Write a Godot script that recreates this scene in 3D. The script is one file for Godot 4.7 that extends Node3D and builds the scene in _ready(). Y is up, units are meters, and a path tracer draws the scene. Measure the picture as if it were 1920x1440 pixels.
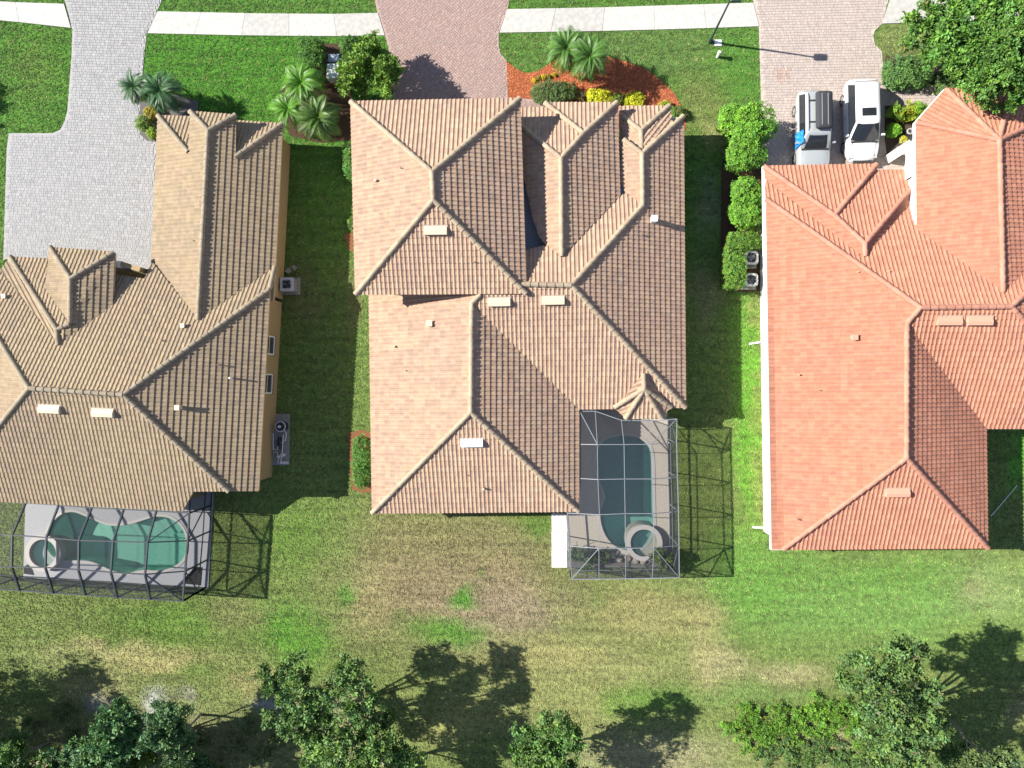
extends Node3D
# A drone's view straight down on three tile-roofed houses. x runs right, z runs down the picture, y is up; the camera hangs over the origin.

const CAM_H := 42.0
const FOCAL := 1280.0
const NADIR := Vector2(1010, 730)
const WB := 0.40                                   # roof pitch (rise over run)

var cam_basis := Basis()
var rng := RandomNumberGenerator.new()
var noise := FastNoiseLite.new()
var noise2 := FastNoiseLite.new()
var M := {}
var hard: Array = []                               # [Rect2, polygon] in world xz where no grass grows
var used_names := {}

# ---------------------------------------------------------------- camera model
func setup_camera_basis():
	var d := Vector3(NADIR.x - 960.0, -(NADIR.y - 720.0), -FOCAL).normalized()
	var wy := -d
	var wx := (Vector3(1, 0, 0) - wy * wy.x).normalized()
	var wz := wx.cross(wy)
	cam_basis = Basis(wx, wy, wz).transposed()      # camera axes -> world axes

func at(px: float, py: float, y := 0.0) -> Vector3:  # the point at height y that shows at a pixel of the photograph
	var v := cam_basis * Vector3(px - 960.0, -(py - 720.0), -FOCAL)
	return Vector3(0, CAM_H, 0) + v * ((y - CAM_H) / v.y)

func to_pix(p: Vector3) -> Vector2:
	var c := cam_basis.transposed() * (p - Vector3(0, CAM_H, 0))
	return Vector2(960.0 - FOCAL * c.x / c.z, 720.0 + FOCAL * c.y / c.z)

func g2(px: float, py: float, y := 0.0) -> Vector2:
	var p := at(px, py, y)
	return Vector2(p.x, p.z)

func poly_at(a: Array, y := 0.0) -> PackedVector2Array:
	var r := PackedVector2Array()
	for p in a:
		r.append(g2(p[0], p[1], y))
	return r

# ---------------------------------------------------------------- mesh builder
class MB:
	var v := PackedVector3Array()
	var n := PackedVector3Array()
	var c := PackedColorArray()
	var col := Color(1, 1, 1)
	func tri(a: Vector3, b: Vector3, d: Vector3):       # counter-clockwise seen from outside
		var nn := (b - a).cross(d - a)
		var l := nn.length()
		if l < 1e-9:
			return
		nn /= l
		v.append(a); v.append(d); v.append(b)
		n.append(nn); n.append(nn); n.append(nn)
		c.append(col); c.append(col); c.append(col)
	func tri_n(a: Vector3, b: Vector3, d: Vector3, na: Vector3, nb: Vector3, nd: Vector3):
		v.append(a); v.append(d); v.append(b)
		n.append(na); n.append(nd); n.append(nb)
		c.append(col); c.append(col); c.append(col)
	func quad(a: Vector3, b: Vector3, d: Vector3, e: Vector3):
		tri(a, b, d)
		tri(a, d, e)
	func box(lo: Vector3, hi: Vector3, t := Transform3D()):
		var p := []
		for i in 8:
			p.append(t * Vector3(hi.x if i & 1 else lo.x, hi.y if i & 2 else lo.y, hi.z if i & 4 else lo.z))
		quad(p[2], p[6], p[7], p[3]); quad(p[0], p[1], p[5], p[4])
		quad(p[4], p[5], p[7], p[6]); quad(p[1], p[0], p[2], p[3])
		quad(p[5], p[1], p[3], p[7]); quad(p[0], p[4], p[6], p[2])
	func beam(a: Vector3, b: Vector3, w: float, h: float):
		var z := (b - a).normalized()
		var up := Vector3.UP if absf(z.y) < 0.95 else Vector3.RIGHT
		var x := up.cross(z).normalized()
		var y := z.cross(x)
		box(Vector3(-w / 2, -h / 2, 0), Vector3(w / 2, h / 2, (b - a).length()), Transform3D(Basis(x, y, z), a))
	func tube(pts: Array, rad: Array, seg := 8, caps := true):
		var rings := []
		for i in pts.size():
			var d: Vector3 = (pts[mini(i + 1, pts.size() - 1)] - pts[maxi(i - 1, 0)]).normalized()
			var up := Vector3.UP if absf(d.y) < 0.9 else Vector3.RIGHT
			var x := up.cross(d).normalized()
			var y := d.cross(x)
			var ring := []
			for k in seg:
				var a := TAU * k / seg
				ring.append([pts[i] + (x * cos(a) + y * sin(a)) * rad[i], x * cos(a) + y * sin(a)])
			rings.append(ring)
		for i in pts.size() - 1:
			for k in seg:
				var k2 := (k + 1) % seg
				var a: Array = rings[i][k]; var b: Array = rings[i][k2]; var d: Array = rings[i + 1][k2]; var e: Array = rings[i + 1][k]
				tri_n(a[0], b[0], d[0], a[1], b[1], d[1])
				tri_n(a[0], d[0], e[0], a[1], d[1], e[1])
		if caps:
			for k in seg:
				var k2 := (k + 1) % seg
				tri(pts[0], rings[0][k2][0], rings[0][k][0])
				tri(pts[-1], rings[-1][k][0], rings[-1][k2][0])
	func prism(poly: PackedVector2Array, y0: float, y1: float, bottom := false):
		var idx := Geometry2D.triangulate_polygon(poly)
		for i in range(0, idx.size(), 3):
			var a := poly[idx[i]]; var b := poly[idx[i + 1]]; var d := poly[idx[i + 2]]
			var s := (b - a).cross(d - a)
			if s > 0:
				var q := b; b = d; d = q
			tri(Vector3(a.x, y1, a.y), Vector3(b.x, y1, b.y), Vector3(d.x, y1, d.y))
			if bottom:
				tri(Vector3(a.x, y0, a.y), Vector3(d.x, y0, d.y), Vector3(b.x, y0, b.y))
		if y1 - y0 > 1e-4:
			var cw := Geometry2D.is_polygon_clockwise(poly)
			for i in poly.size():
				var a := poly[i]; var b := poly[(i + 1) % poly.size()]
				if not cw:
					var q := a; a = b; b = q
				quad(Vector3(a.x, y0, a.y), Vector3(b.x, y0, b.y), Vector3(b.x, y1, b.y), Vector3(a.x, y1, a.y))
	func skirt(poly: PackedVector2Array, y0: float, y1: float, inward: bool):
		var cw := Geometry2D.is_polygon_clockwise(poly)
		for i in poly.size():
			var a := poly[i]; var b := poly[(i + 1) % poly.size()]
			if cw == inward:
				var q := a; a = b; b = q
			quad(Vector3(a.x, y0, a.y), Vector3(b.x, y0, b.y), Vector3(b.x, y1, b.y), Vector3(a.x, y1, a.y))
	func disc(o: Vector3, r: float, h: float, seg := 24, r_top := -1.0):
		var rt := r if r_top < 0 else r_top
		for k in seg:
			var a := TAU * k / seg
			var b := TAU * (k + 1) / seg
			var da := Vector3(cos(a), 0, sin(a)); var db := Vector3(cos(b), 0, sin(b))
			tri(o + Vector3(0, h, 0), o + db * rt + Vector3(0, h, 0), o + da * rt + Vector3(0, h, 0))
			quad(o + da * r, o + da * rt + Vector3(0, h, 0), o + db * rt + Vector3(0, h, 0), o + db * r)
	func ring(o: Vector3, r0: float, r1: float, h: float, seg := 28):
		for k in seg:
			var a := TAU * k / seg
			var b := TAU * (k + 1) / seg
			var da := Vector3(cos(a), 0, sin(a)); var db := Vector3(cos(b), 0, sin(b))
			var up := Vector3(0, h, 0)
			quad(o + da * r0 + up, o + db * r0 + up, o + db * r1 + up, o + da * r1 + up)
			quad(o + da * r1, o + da * r1 + up, o + db * r1 + up, o + db * r1)
			quad(o + db * r0, o + db * r0 + up, o + da * r0 + up, o + da * r0)
	func mesh(offset := Vector3.ZERO, uv_fn = null) -> ArrayMesh:
		var arr := []
		arr.resize(Mesh.ARRAY_MAX)
		if offset != Vector3.ZERO:
			for i in v.size():
				v[i] -= offset
		arr[Mesh.ARRAY_VERTEX] = v
		arr[Mesh.ARRAY_NORMAL] = n
		arr[Mesh.ARRAY_COLOR] = c
		if uv_fn != null:
			var uv := PackedVector2Array()
			for p in v:
				uv.append(uv_fn.call(p))
			arr[Mesh.ARRAY_TEX_UV] = uv
		var m := ArrayMesh.new()
		m.add_surface_from_arrays(Mesh.PRIMITIVE_TRIANGLES, arr)
		return m

# ---------------------------------------------------------------- scene helpers
func numbered(called: String) -> String:
	if not used_names.has(called):
		used_names[called] = 0
		return called
	used_names[called] += 1
	return "%s_%03d" % [called, used_names[called]]

func thing(called: String, label: String, category: String, base: Vector3, group := "") -> Node3D:
	var o := Node3D.new()
	o.name = numbered(called)
	add_child(o, true)
	o.position = base
	o.set_meta("label", label)
	o.set_meta("category", category)
	if group != "":
		o.set_meta("group", group)
	return o

# a part; its mesh is given in world coordinates
func part(called: String, mb: MB, mat: Material, parent: Node3D, label := "") -> MeshInstance3D:
	var o := MeshInstance3D.new()
	o.name = called
	o.mesh = mb.mesh()
	o.material_override = mat
	parent.add_child(o, true)
	if parent.get_parent() == self:
		o.position = -parent.position
	if label != "":
		o.set_meta("label", label)
	return o

func place(called: String, mesh: Mesh, mat: Material, parent: Node3D, t: Transform3D) -> MeshInstance3D:
	var o := MeshInstance3D.new()
	o.name = called
	o.mesh = mesh
	o.material_override = mat
	parent.add_child(o, true)
	if parent.get_parent() == self:
		t.origin -= parent.position
	o.transform = t
	return o

func structure(called: String, mb: MB, mat: Material, label: String, category: String, uv_fn = null) -> MeshInstance3D:
	var o := MeshInstance3D.new()
	o.name = numbered(called)
	o.mesh = mb.mesh(Vector3.ZERO, uv_fn)
	o.material_override = mat
	add_child(o, true)
	o.set_meta("kind", "structure")
	o.set_meta("label", label)
	o.set_meta("category", category)
	return o

func lin(r: float, g: float, b: float) -> Color:      # linear base colour -> albedo_color
	return Color(r, g, b).linear_to_srgb()

func mat(called: String, c: Color, rough := 0.9, metal := 0.0, vcol := false) -> StandardMaterial3D:
	var m := StandardMaterial3D.new()
	m.resource_name = called
	m.albedo_color = c
	m.roughness = rough
	m.metallic = metal
	m.vertex_color_use_as_albedo = vcol
	m.cull_mode = BaseMaterial3D.CULL_DISABLED
	M[called] = m
	return m

func grain(called: String, c: Color, lo: float, freq: float, scale: float, rough := 0.92, bump := 0.0, vcol := false) -> StandardMaterial3D:
	# a material with a fine blotchy grain of its own colour
	var m := mat(called, c, rough, 0.0, vcol)
	var f := FastNoiseLite.new()
	f.seed = called.hash() % 10000
	f.frequency = freq
	f.fractal_octaves = 5
	var t := NoiseTexture2D.new()
	t.width = 512
	t.height = 512
	t.seamless = true
	t.noise = f
	var g := Gradient.new()
	g.set_color(0, Color(lo, lo, lo))
	g.set_color(1, Color(1, 1, 1))
	t.color_ramp = g
	m.albedo_texture = t
	m.uv1_triplanar = true
	m.uv1_world_triplanar = true
	m.uv1_scale = Vector3(scale, scale, scale)
	if bump > 0.0:
		m.heightmap_enabled = true
		m.heightmap_scale = bump
		m.heightmap_texture = t
	return m

func multi(called: String, mesh: Mesh, mt: Material, parent: Node3D, buf: PackedFloat32Array) -> MultiMeshInstance3D:
	var mm := MultiMesh.new()
	mm.transform_format = MultiMesh.TRANSFORM_3D
	mm.use_colors = true
	mm.mesh = mesh
	mm.instance_count = buf.size() / 16
	mm.buffer = buf
	var o := MultiMeshInstance3D.new()
	o.name = called
	o.multimesh = mm
	o.material_override = mt
	parent.add_child(o, true)
	o.set_meta("kind", "stuff")
	return o

func push(buf: PackedFloat32Array, t: Transform3D, c: Color):
	var b := t.basis
	buf.append_array(PackedFloat32Array([b.x.x, b.y.x, b.z.x, t.origin.x, b.x.y, b.y.y, b.z.y, t.origin.y, b.x.z, b.y.z, b.z.z, t.origin.z, c.r, c.g, c.b, 1.0]))

func add_hard(poly: PackedVector2Array):
	var r := Rect2(poly[0], Vector2.ZERO)
	for p in poly:
		r = r.expand(p)
	hard.append([r, poly])

func is_hard(p: Vector2) -> bool:
	for h in hard:
		if h[0].has_point(p) and Geometry2D.is_point_in_polygon(p, h[1]):
			return true
	return false

# ---------------------------------------------------------------- light and air
func setup_world():
	var cam := Camera3D.new()
	cam.name = "camera"
	add_child(cam)
	cam.fov = rad_to_deg(2.0 * atan(720.0 / FOCAL))
	cam.far = 600.0
	cam.transform = Transform3D(cam_basis, Vector3(0, CAM_H, 0))
	cam.current = true
	var sm := ProceduralSkyMaterial.new()
	sm.sky_top_color = Color(0.47, 0.54, 0.68)
	sm.sky_horizon_color = Color(0.74, 0.79, 0.85)
	sm.sky_curve = 0.18
	sm.ground_bottom_color = Color(0.20, 0.24, 0.16)
	sm.ground_horizon_color = Color(0.60, 0.66, 0.70)
	var sky := Sky.new()
	sky.sky_material = sm
	var e := Environment.new()
	e.background_mode = Environment.BG_SKY
	e.sky = sky
	e.background_energy_multiplier = 0.56
	e.tonemap_mode = Environment.TONE_MAPPER_LINEAR
	e.tonemap_exposure = 2.24
	e.sdfgi_enabled = true
	e.ssao_enabled = true
	e.ssil_enabled = true
	var we := WorldEnvironment.new()
	we.name = "world_environment"
	we.environment = e
	add_child(we)
	var sun := DirectionalLight3D.new()
	sun.name = "sun"
	add_child(sun)
	sun.light_energy = 1.6
	sun.light_color = Color(1.0, 0.972, 0.93)
	sun.light_angular_distance = 0.5
	sun.shadow_enabled = true
	var el := deg_to_rad(35.5)
	var az := atan(0.17)
	sun.look_at_from_position(Vector3.ZERO, Vector3(cos(el) * cos(az), -sin(el), cos(el) * sin(az)))

# ---------------------------------------------------------------- lawn
const LAWN := [   # px, py, rx, ry, r, g, b (linear), strength
	[440, 130, 330, 150, 0.0488, 0.1525, 0.0098, 0.9], [60, 150, 120, 160, 0.0586, 0.1525, 0.0146, 0.9], [500, 15, 500, 18, 0.061, 0.1342, 0.0183, 0.8],
	[60, 130, 45, 60, 0.0915, 0.1403, 0.0244, 0.5],
	[1180, 90, 240, 70, 0.0793, 0.1403, 0.0305, 0.9], [1380, 130, 60, 80, 0.061, 0.1586, 0.0183, 0.8], [1310, 200, 60, 70, 0.1342, 0.1464, 0.0427, 0.7], [1690, 80, 70, 60, 0.1342, 0.1586, 0.0488, 0.9], [1345, 255, 30, 30, 0.2318, 0.2074, 0.0854, 0.6],
	[570, 560, 45, 70, 0.114, 0.114, 0.0399, 0.7], [670, 760, 30, 250, 0.0969, 0.1482, 0.0319, 0.8], [655, 560, 18, 60, 0.1482, 0.1368, 0.057, 0.7],
	[1320, 560, 35, 80, 0.1596, 0.1482, 0.0798, 0.6], [1325, 380, 25, 60, 0.1824, 0.171, 0.114, 0.5], 
	[1406, 780, 30, 260, 0.0969, 0.228, 0.0205, 0.95], [1424, 640, 10, 180, 0.1938, 0.1824, 0.057, 0.6], [1424, 900, 12, 120, 0.1938, 0.1938, 0.057, 0.5],
	[1905, 860, 20, 60, 0.0798, 0.2508, 0.0228, 0.9],
	[1640, 1130, 330, 90, 0.1197, 0.2155, 0.0479, 1], [1420, 1080, 90, 90, 0.1018, 0.2215, 0.0335, 0.7], [1850, 1110, 90, 60, 0.1851, 0.2248, 0.086, 0.6], [1835, 1110, 25, 20, 0.2248, 0.2116, 0.1058, 0.6], [1620, 1080, 200, 40, 0.1018, 0.1976, 0.0359, 0.6],
	[580, 1020, 90, 80, 0.0898, 0.1617, 0.0215, 0.9], [640, 1010, 60, 50, 0.1077, 0.1795, 0.03, 0.6],
	[250, 1180, 260, 60, 0.1018, 0.1497, 0.0287, 0.9], [90, 1160, 80, 40, 0.1317, 0.1556, 0.0479, 0.5], [330, 1165, 110, 35, 0.0779, 0.1556, 0.018, 0.6], [440, 1150, 60, 30, 0.1719, 0.1587, 0.0661, 0.5], [560, 1180, 70, 70, 0.0659, 0.1735, 0.0144, 0.9],
	[850, 1090, 230, 130, 0.1984, 0.1561, 0.082, 1], [940, 1150, 130, 60, 0.2182, 0.1653, 0.1124, 0.7], [760, 1000, 90, 60, 0.1785, 0.1561, 0.0661, 0.6], [690, 1130, 60, 60, 0.2513, 0.2116, 0.0992, 0.6], [870, 1010, 120, 50, 0.1719, 0.1587, 0.0661, 0.5],
	[1000, 980, 34, 22, 0.0779, 0.1497, 0.0215, 0.8], [965, 975, 40, 12, 0.0958, 0.1436, 0.0239, 0.6],
	[840, 1185, 80, 24, 0.0659, 0.1856, 0.0144, 0.85], [780, 1165, 30, 20, 0.0718, 0.1676, 0.018, 0.6], [875, 1120, 20, 18, 0.0598, 0.1795, 0.0144, 1], [645, 1120, 22, 22, 0.0598, 0.1795, 0.0144, 0.8], [1128, 1127, 16, 16, 0.0718, 0.1915, 0.0239, 0.8], [893, 1082, 7, 9, 0.0479, 0.1077, 0.012, 0.9],
	[1200, 1150, 130, 60, 0.2116, 0.1917, 0.0767, 0.9], [1320, 1200, 40, 100, 0.2909, 0.2446, 0.1124, 0.6], [1345, 1245, 60, 40, 0.357, 0.2909, 0.1719, 0.55], [1480, 1265, 80, 20, 0.357, 0.2909, 0.1719, 0.5], [1100, 1250, 220, 60, 0.2, 0.2, 0.075, 0.9], [1030, 1230, 120, 30, 0.2645, 0.2314, 0.0952, 0.6],
	[1000, 1330, 260, 70, 0.19, 0.195, 0.07, 0.9], [1180, 1320, 60, 28, 0.1018, 0.1856, 0.0263, 0.6], [1240, 1310, 70, 25, 0.0898, 0.1915, 0.0239, 0.6], [1420, 1305, 150, 20, 0.1197, 0.1915, 0.0479, 0.7],
	[270, 1240, 170, 22, 0.324, 0.2711, 0.1216, 0.75], [110, 1245, 120, 35, 0.15, 0.18, 0.06, 0.6], [200, 1215, 120, 12, 0.357, 0.2909, 0.1455, 0.55], [400, 1268, 60, 22, 0.1018, 0.1556, 0.0287, 0.8], [340, 1290, 60, 14, 0.1197, 0.1497, 0.0359, 0.7], [470, 1280, 60, 20, 0.238, 0.2116, 0.086, 0.8], [180, 1290, 70, 25, 0.2645, 0.2314, 0.0992, 0.7],
	[300, 1400, 300, 90, 0.18, 0.175, 0.08, 0.9], [292, 1318, 15, 26, 0.3876, 0.3762, 0.3762, 0.9], [190, 1318, 30, 18, 0.2964, 0.2736, 0.2508, 0.7], [500, 1318, 34, 14, 0.3192, 0.3078, 0.3078, 0.8], [340, 1305, 22, 10, 0.2736, 0.2508, 0.2166, 0.7], [250, 1400, 40, 30, 0.3967, 0.3438, 0.2909, 0.6], [640, 1360, 60, 60, 0.3174, 0.2645, 0.1719, 0.7],
	[850, 1360, 60, 40, 0.2645, 0.2446, 0.086, 0.6], [1230, 1420, 160, 50, 0.2909, 0.2513, 0.1455, 0.7], [1480, 1410, 110, 60, 0.1851, 0.1984, 0.0661, 0.7], [1560, 1390, 50, 30, 0.2645, 0.2116, 0.1322, 0.5], [1905, 1330, 30, 40, 0.2248, 0.1984, 0.0926, 0.7], [1850, 1200, 80, 40, 0.1317, 0.1915, 0.042, 0.7],
]
const GW := 200
const GH := 156
const GX0 := -42.0
const GZ0 := -31.0
const GX1 := 42.0
const GZ1 := 34.0
var lawn_map: PackedColorArray

func make_lawn_map():
	lawn_map.resize(GW * GH)
	for j in GH:
		for i in GW:
			var x := lerpf(GX0, GX1, (i + 0.5) / GW)
			var z := lerpf(GZ0, GZ1, (j + 0.5) / GH)
			var p := to_pix(Vector3(x, 0, z))
			p.x += 26.0 * noise.get_noise_2d(x * 30, z * 30) + 14.0 * noise.get_noise_2d(x * 90 + 50, z * 90)
			p.y += 18.0 * noise.get_noise_2d(x * 30 + 400, z * 30) + 10.0 * noise.get_noise_2d(x * 90, z * 90 + 70)
			var t := clampf((p.y - 300.0) / 600.0, 0.0, 1.0)
			var c := Vector3(0.06, 0.145, 0.018).lerp(Vector3(0.115, 0.16, 0.04), t)
			for a in LAWN:
				var dx: float = (p.x - a[0]) / a[2]
				var dy: float = (p.y - a[1]) / a[3]
				var q := dx * dx + dy * dy
				if q < 2.2:
					var w: float = a[7] * clampf(1.5 * exp(-q * 1.5), 0.0, 1.0)
					c = c.lerp(Vector3(a[4] * 0.96, a[5] * 1.02, a[6]), w)
			lawn_map[j * GW + i] = Color(c.x, c.y, c.z)

func lawn_at(x: float, z: float) -> Color:
	var u := clampf((x - GX0) / (GX1 - GX0) * GW - 0.5, 0.0, GW - 1.001)
	var w := clampf((z - GZ0) / (GZ1 - GZ0) * GH - 0.5, 0.0, GH - 1.001)
	var i := int(u)
	var j := int(w)
	var a := lawn_map[j * GW + i].lerp(lawn_map[j * GW + i + 1], u - i)
	var b := lawn_map[(j + 1) * GW + i].lerp(lawn_map[(j + 1) * GW + i + 1], u - i)
	return a.lerp(b, w - j)

func lawn_image() -> ImageTexture:
	var w := 1120
	var h := 868
	var bytes := PackedByteArray()
	bytes.resize(w * h * 3)
	var k := 0
	for j in h:
		var z := lerpf(GZ0, GZ1, (j + 0.5) / h)
		for i in w:
			var x := lerpf(GX0, GX1, (i + 0.5) / w)
			var c := lawn_at(x, z)
			# turf and thatch: fine grain of blades and mowing rows, the same everywhere
			var grain_f := 1.06 + 0.4 * noise2.get_noise_2d(x * 260, z * 260) + 0.25 * noise.get_noise_2d(x * 18, z * 190) + 0.3 * (randf_fast(k) - 0.5)
			c = (c * grain_f).linear_to_srgb()
			bytes[k] = int(clampf(c.r, 0, 1) * 255)
			bytes[k + 1] = int(clampf(c.g, 0, 1) * 255)
			bytes[k + 2] = int(clampf(c.b, 0, 1) * 255)
			k += 3
	return ImageTexture.create_from_image(Image.create_from_data(w, h, false, Image.FORMAT_RGB8, bytes))

func randf_fast(k: int) -> float:
	var s := (k * 747796405 + 2891336453) & 0xffffffff
	s = ((s >> ((s >> 28) + 4)) ^ s) * 277803737 & 0xffffffff
	return float(s & 0xffff) / 65535.0

func build_ground(pools: Array):
	var m := mat("lawn_soil", Color(1, 1, 1), 1.0)
	m.albedo_texture = lawn_image()
	m.texture_repeat = false
	var mb := MB.new()
	# three strips so that each pool is cut across and every piece stays a simple outline
	var cuts := [-220.0]
	for p in pools:
		var s := 0.0
		for q in p:
			s += q.x
		cuts.append(s / p.size())
	cuts.append(220.0)
	cuts.sort()
	for i in cuts.size() - 1:
		var pieces: Array = [PackedVector2Array([Vector2(cuts[i], -220), Vector2(cuts[i + 1], -220), Vector2(cuts[i + 1], 220), Vector2(cuts[i], 220)])]
		for p in pools:
			var next := []
			for a in pieces:
				next.append_array(Geometry2D.clip_polygons(a, p))
			pieces = next
		for a in pieces:
			mb.prism(a, 0.0, 0.0)
	var fn := func(p: Vector3): return Vector2((p.x - GX0) / (GX1 - GX0), (p.z - GZ0) / (GZ1 - GZ0))
	structure("ground", mb, m, "mown lawn, green by the houses, straw and brown behind them", "lawn", fn)

func build_grass():
	var t := MB.new()
	for k in 5:
		var a := TAU * k / 5.0 + 0.3 * sin(k * 7.0)
		var d := Vector3(cos(a), 0, sin(a))
		var s := Vector3(-d.z, 0, d.x) * 0.016
		var tip := d * (0.055 + 0.02 * sin(k * 3.7)) + Vector3(0, 0.034 + 0.008 * cos(k * 5.1), 0)
		var mid := d * 0.026 + Vector3(0, 0.028, 0)
		t.tri(-s, s, mid + s * 0.8); t.tri(-s, mid + s * 0.8, mid - s * 0.8); t.tri(mid - s * 0.8, mid + s * 0.8, tip)
	var mesh := t.mesh()
	var m := mat("grass_blade", Color(1, 1, 1), 0.85, 0.0, true)
	m.backlight_enabled = true
	m.backlight = Color(0.4, 0.4, 0.4)
	var buf := PackedFloat32Array()
	var n := 0
	var lo := Vector2(-34.8, -24.8)
	var hi := Vector2(31.5, 24.5)
	var cnt := 345000
	for i in cnt:
		var p := Vector2(rng.randf_range(lo.x, hi.x), rng.randf_range(lo.y, hi.y))
		if is_hard(p):
			continue
		var c := lawn_at(p.x, p.y)
		if c.r > 0.27 and rng.randf() < 0.75:
			continue
		var f := rng.randf_range(0.95, 1.75) * (1.0 + 0.45 * noise2.get_noise_2d(p.x * 160, p.y * 160) + 0.32 * noise.get_noise_2d(p.x * 18, p.y * 190))
		var dry := rng.randf()
		if dry < 0.10:
			c = c.lerp(Color(0.26, 0.22, 0.10), 0.55)
		elif dry > 0.93:
			c = c.lerp(Color(0.05, 0.10, 0.015), 0.6)
		c = c * clampf(f, 0.4, 2.4)
		var s := rng.randf_range(0.75, 1.45)
		var b := Basis(Vector3.UP, rng.randf() * TAU) * Basis(Vector3.RIGHT, rng.randf_range(-0.35, 0.35))
		push(buf, Transform3D(b.scaled(Vector3(s, s, s)), Vector3(p.x, -0.004, p.y)), c)
		n += 1
	var o := multi("grass", mesh, m, self, buf)
	o.set_meta("label", "short mown grass blades covering the lawns")
	o.set_meta("category", "grass")

# ---------------------------------------------------------------- paving
func pavers(parent: Node3D, poly: PackedVector2Array, lx: float, lz: float, turn: float, y: float, tones: Array, stain = null):
	var mb := MB.new()
	var c := Vector2.ZERO
	for p in poly:
		c += p / poly.size()
	var lo := Vector2(1e9, 1e9)
	var hi := -lo
	var local := PackedVector2Array()
	for p in poly:
		var q := (p - c).rotated(-turn)
		local.append(q)
		lo = lo.min(q); hi = hi.max(q)
	var ny := int((hi.y - lo.y) / lz) + 2
	var nx := int((hi.x - lo.x) / lx) + 2
	var g := 0.008
	for j in ny:
		var x := lo.x - lx + (0.5 * lx if j % 2 else 0.0)
		for i in nx * 2:
			var w := lx * (1.0 if rng.randf() < 0.62 else 0.62)
			var a := Vector2(x + g, lo.y + j * lz + g)
			var b := Vector2(x + w - g, lo.y + (j + 1) * lz - g)
			x += w
			if a.x > hi.x:
				break
			if not (Geometry2D.is_point_in_polygon(a, local) and Geometry2D.is_point_in_polygon(b, local) and Geometry2D.is_point_in_polygon(Vector2(a.x, b.y), local) and Geometry2D.is_point_in_polygon(Vector2(b.x, a.y), local)):
				continue
			var t: Color = tones[rng.randi() % tones.size()]
			t = t * rng.randf_range(0.94, 1.05)
			if stain != null:
				t = stain.call(((a + b) / 2).rotated(turn) + c, t)
			mb.col = t
			var q := [a, Vector2(b.x, a.y), b, Vector2(a.x, b.y)]
			var top := []
			var bot := []
			var tilt := rng.randf_range(-0.0015, 0.0015)
			for k in 4:
				var e: Vector2 = q[k].rotated(turn) + c
				top.append(Vector3(e.x, y + (tilt if k < 2 else -tilt), e.y))
				bot.append(Vector3(e.x, y - 0.022, e.y))
			mb.quad(top[3], top[2], top[1], top[0])
			for k in 4:
				var k2 := (k + 1) % 4
				mb.quad(bot[k], top[k], top[k2], bot[k2])
	var o := part("pavers", mb, M.paver, parent)
	o.position = Vector3.ZERO
	o.set_meta("kind", "stuff")

func driveway(px: Array, base: Color, label: String, called := "driveway") -> MeshInstance3D:
	var mb := MB.new()
	mb.col = base
	var poly := poly_at(px)
	mb.prism(poly, 0.0, 0.03)
	add_hard(poly)
	return structure(called, mb, M.joint_sand, label, called)

func sidewalk(top: Array, bottom: Array, panels: int, label: String):
	# top and bottom edges run left to right; each panel is a slab of its own
	var base := MB.new()
	var pl := poly_at(top)
	var b := poly_at(bottom)
	var outline := pl.duplicate()
	var rb := b.duplicate()
	rb.reverse()
	outline.append_array(rb)
	base.col = Color(0.22, 0.20, 0.17)
	base.prism(outline, 0.0, 0.022)
	add_hard(outline)
	var o := structure("sidewalk", base, M.joint_sand, label, "sidewalk")
	for k in panels:
		var mb := MB.new()
		mb.col = Color(0.49, 0.485, 0.455) * rng.randf_range(0.93, 1.06)
		var u0 := float(k) / panels
		var u1 := float(k + 1) / panels
		var g := 0.009
		var a0 := along(pl, u0, g); var a1 := along(pl, u1, -g)
		var b0 := along(b, u0, g); var b1 := along(b, u1, -g)
		mb.prism(PackedVector2Array([a0, a1, b1, b0]), 0.0, 0.06)
		var s := part("slab", mb, M.concrete, o)
		s.position = Vector3.ZERO

func along(line: PackedVector2Array, u: float, g: float) -> Vector2:
	var total := 0.0
	for i in line.size() - 1:
		total += line[i].distance_to(line[i + 1])
	var s := clampf(u * total + g, 0.0, total)
	for i in line.size() - 1:
		var l := line[i].distance_to(line[i + 1])
		if s <= l or i == line.size() - 2:
			return line[i].lerp(line[i + 1], s / l)
		s -= l
	return line[-1]

func bed(px: Array, mt: Material, label: String, y := 0.035) -> MeshInstance3D:
	var mb := MB.new()
	var poly := poly_at(px)
	mb.prism(poly, 0.0, y)
	add_hard(poly)
	return structure("planting_bed", mb, mt, label, "planting bed")

func chips(parent: Node3D, px: Array, per_m2: float, tones: Array, y: float):
	var poly := poly_at(px)
	var lo := Vector2(1e9, 1e9)
	var hi := -lo
	for p in poly:
		lo = lo.min(p); hi = hi.max(p)
	var mb := MB.new()
	mb.quad(Vector3(-0.5, 0, -0.5), Vector3(-0.4, 0.12, 0.5), Vector3(0.5, 0.1, 0.45), Vector3(0.45, 0.02, -0.5))
	var buf := PackedFloat32Array()
	for i in int((hi.x - lo.x) * (hi.y - lo.y) * per_m2):
		var p := Vector2(rng.randf_range(lo.x, hi.x), rng.randf_range(lo.y, hi.y))
		if not Geometry2D.is_point_in_polygon(p, poly):
			continue
		var b := Basis(Vector3.UP, rng.randf() * TAU) * Basis(Vector3.RIGHT, rng.randf_range(-0.5, 0.5))
		var c: Color = tones[rng.randi() % tones.size()]
		push(buf, Transform3D(b.scaled_local(Vector3(rng.randf_range(0.05, 0.11), 0.05, rng.randf_range(0.02, 0.04))), Vector3(p.x, y + 0.008, p.y)), c * rng.randf_range(0.6, 1.35))
	multi("mulch_chips", mb.mesh(), M.chip, parent, buf)

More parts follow.
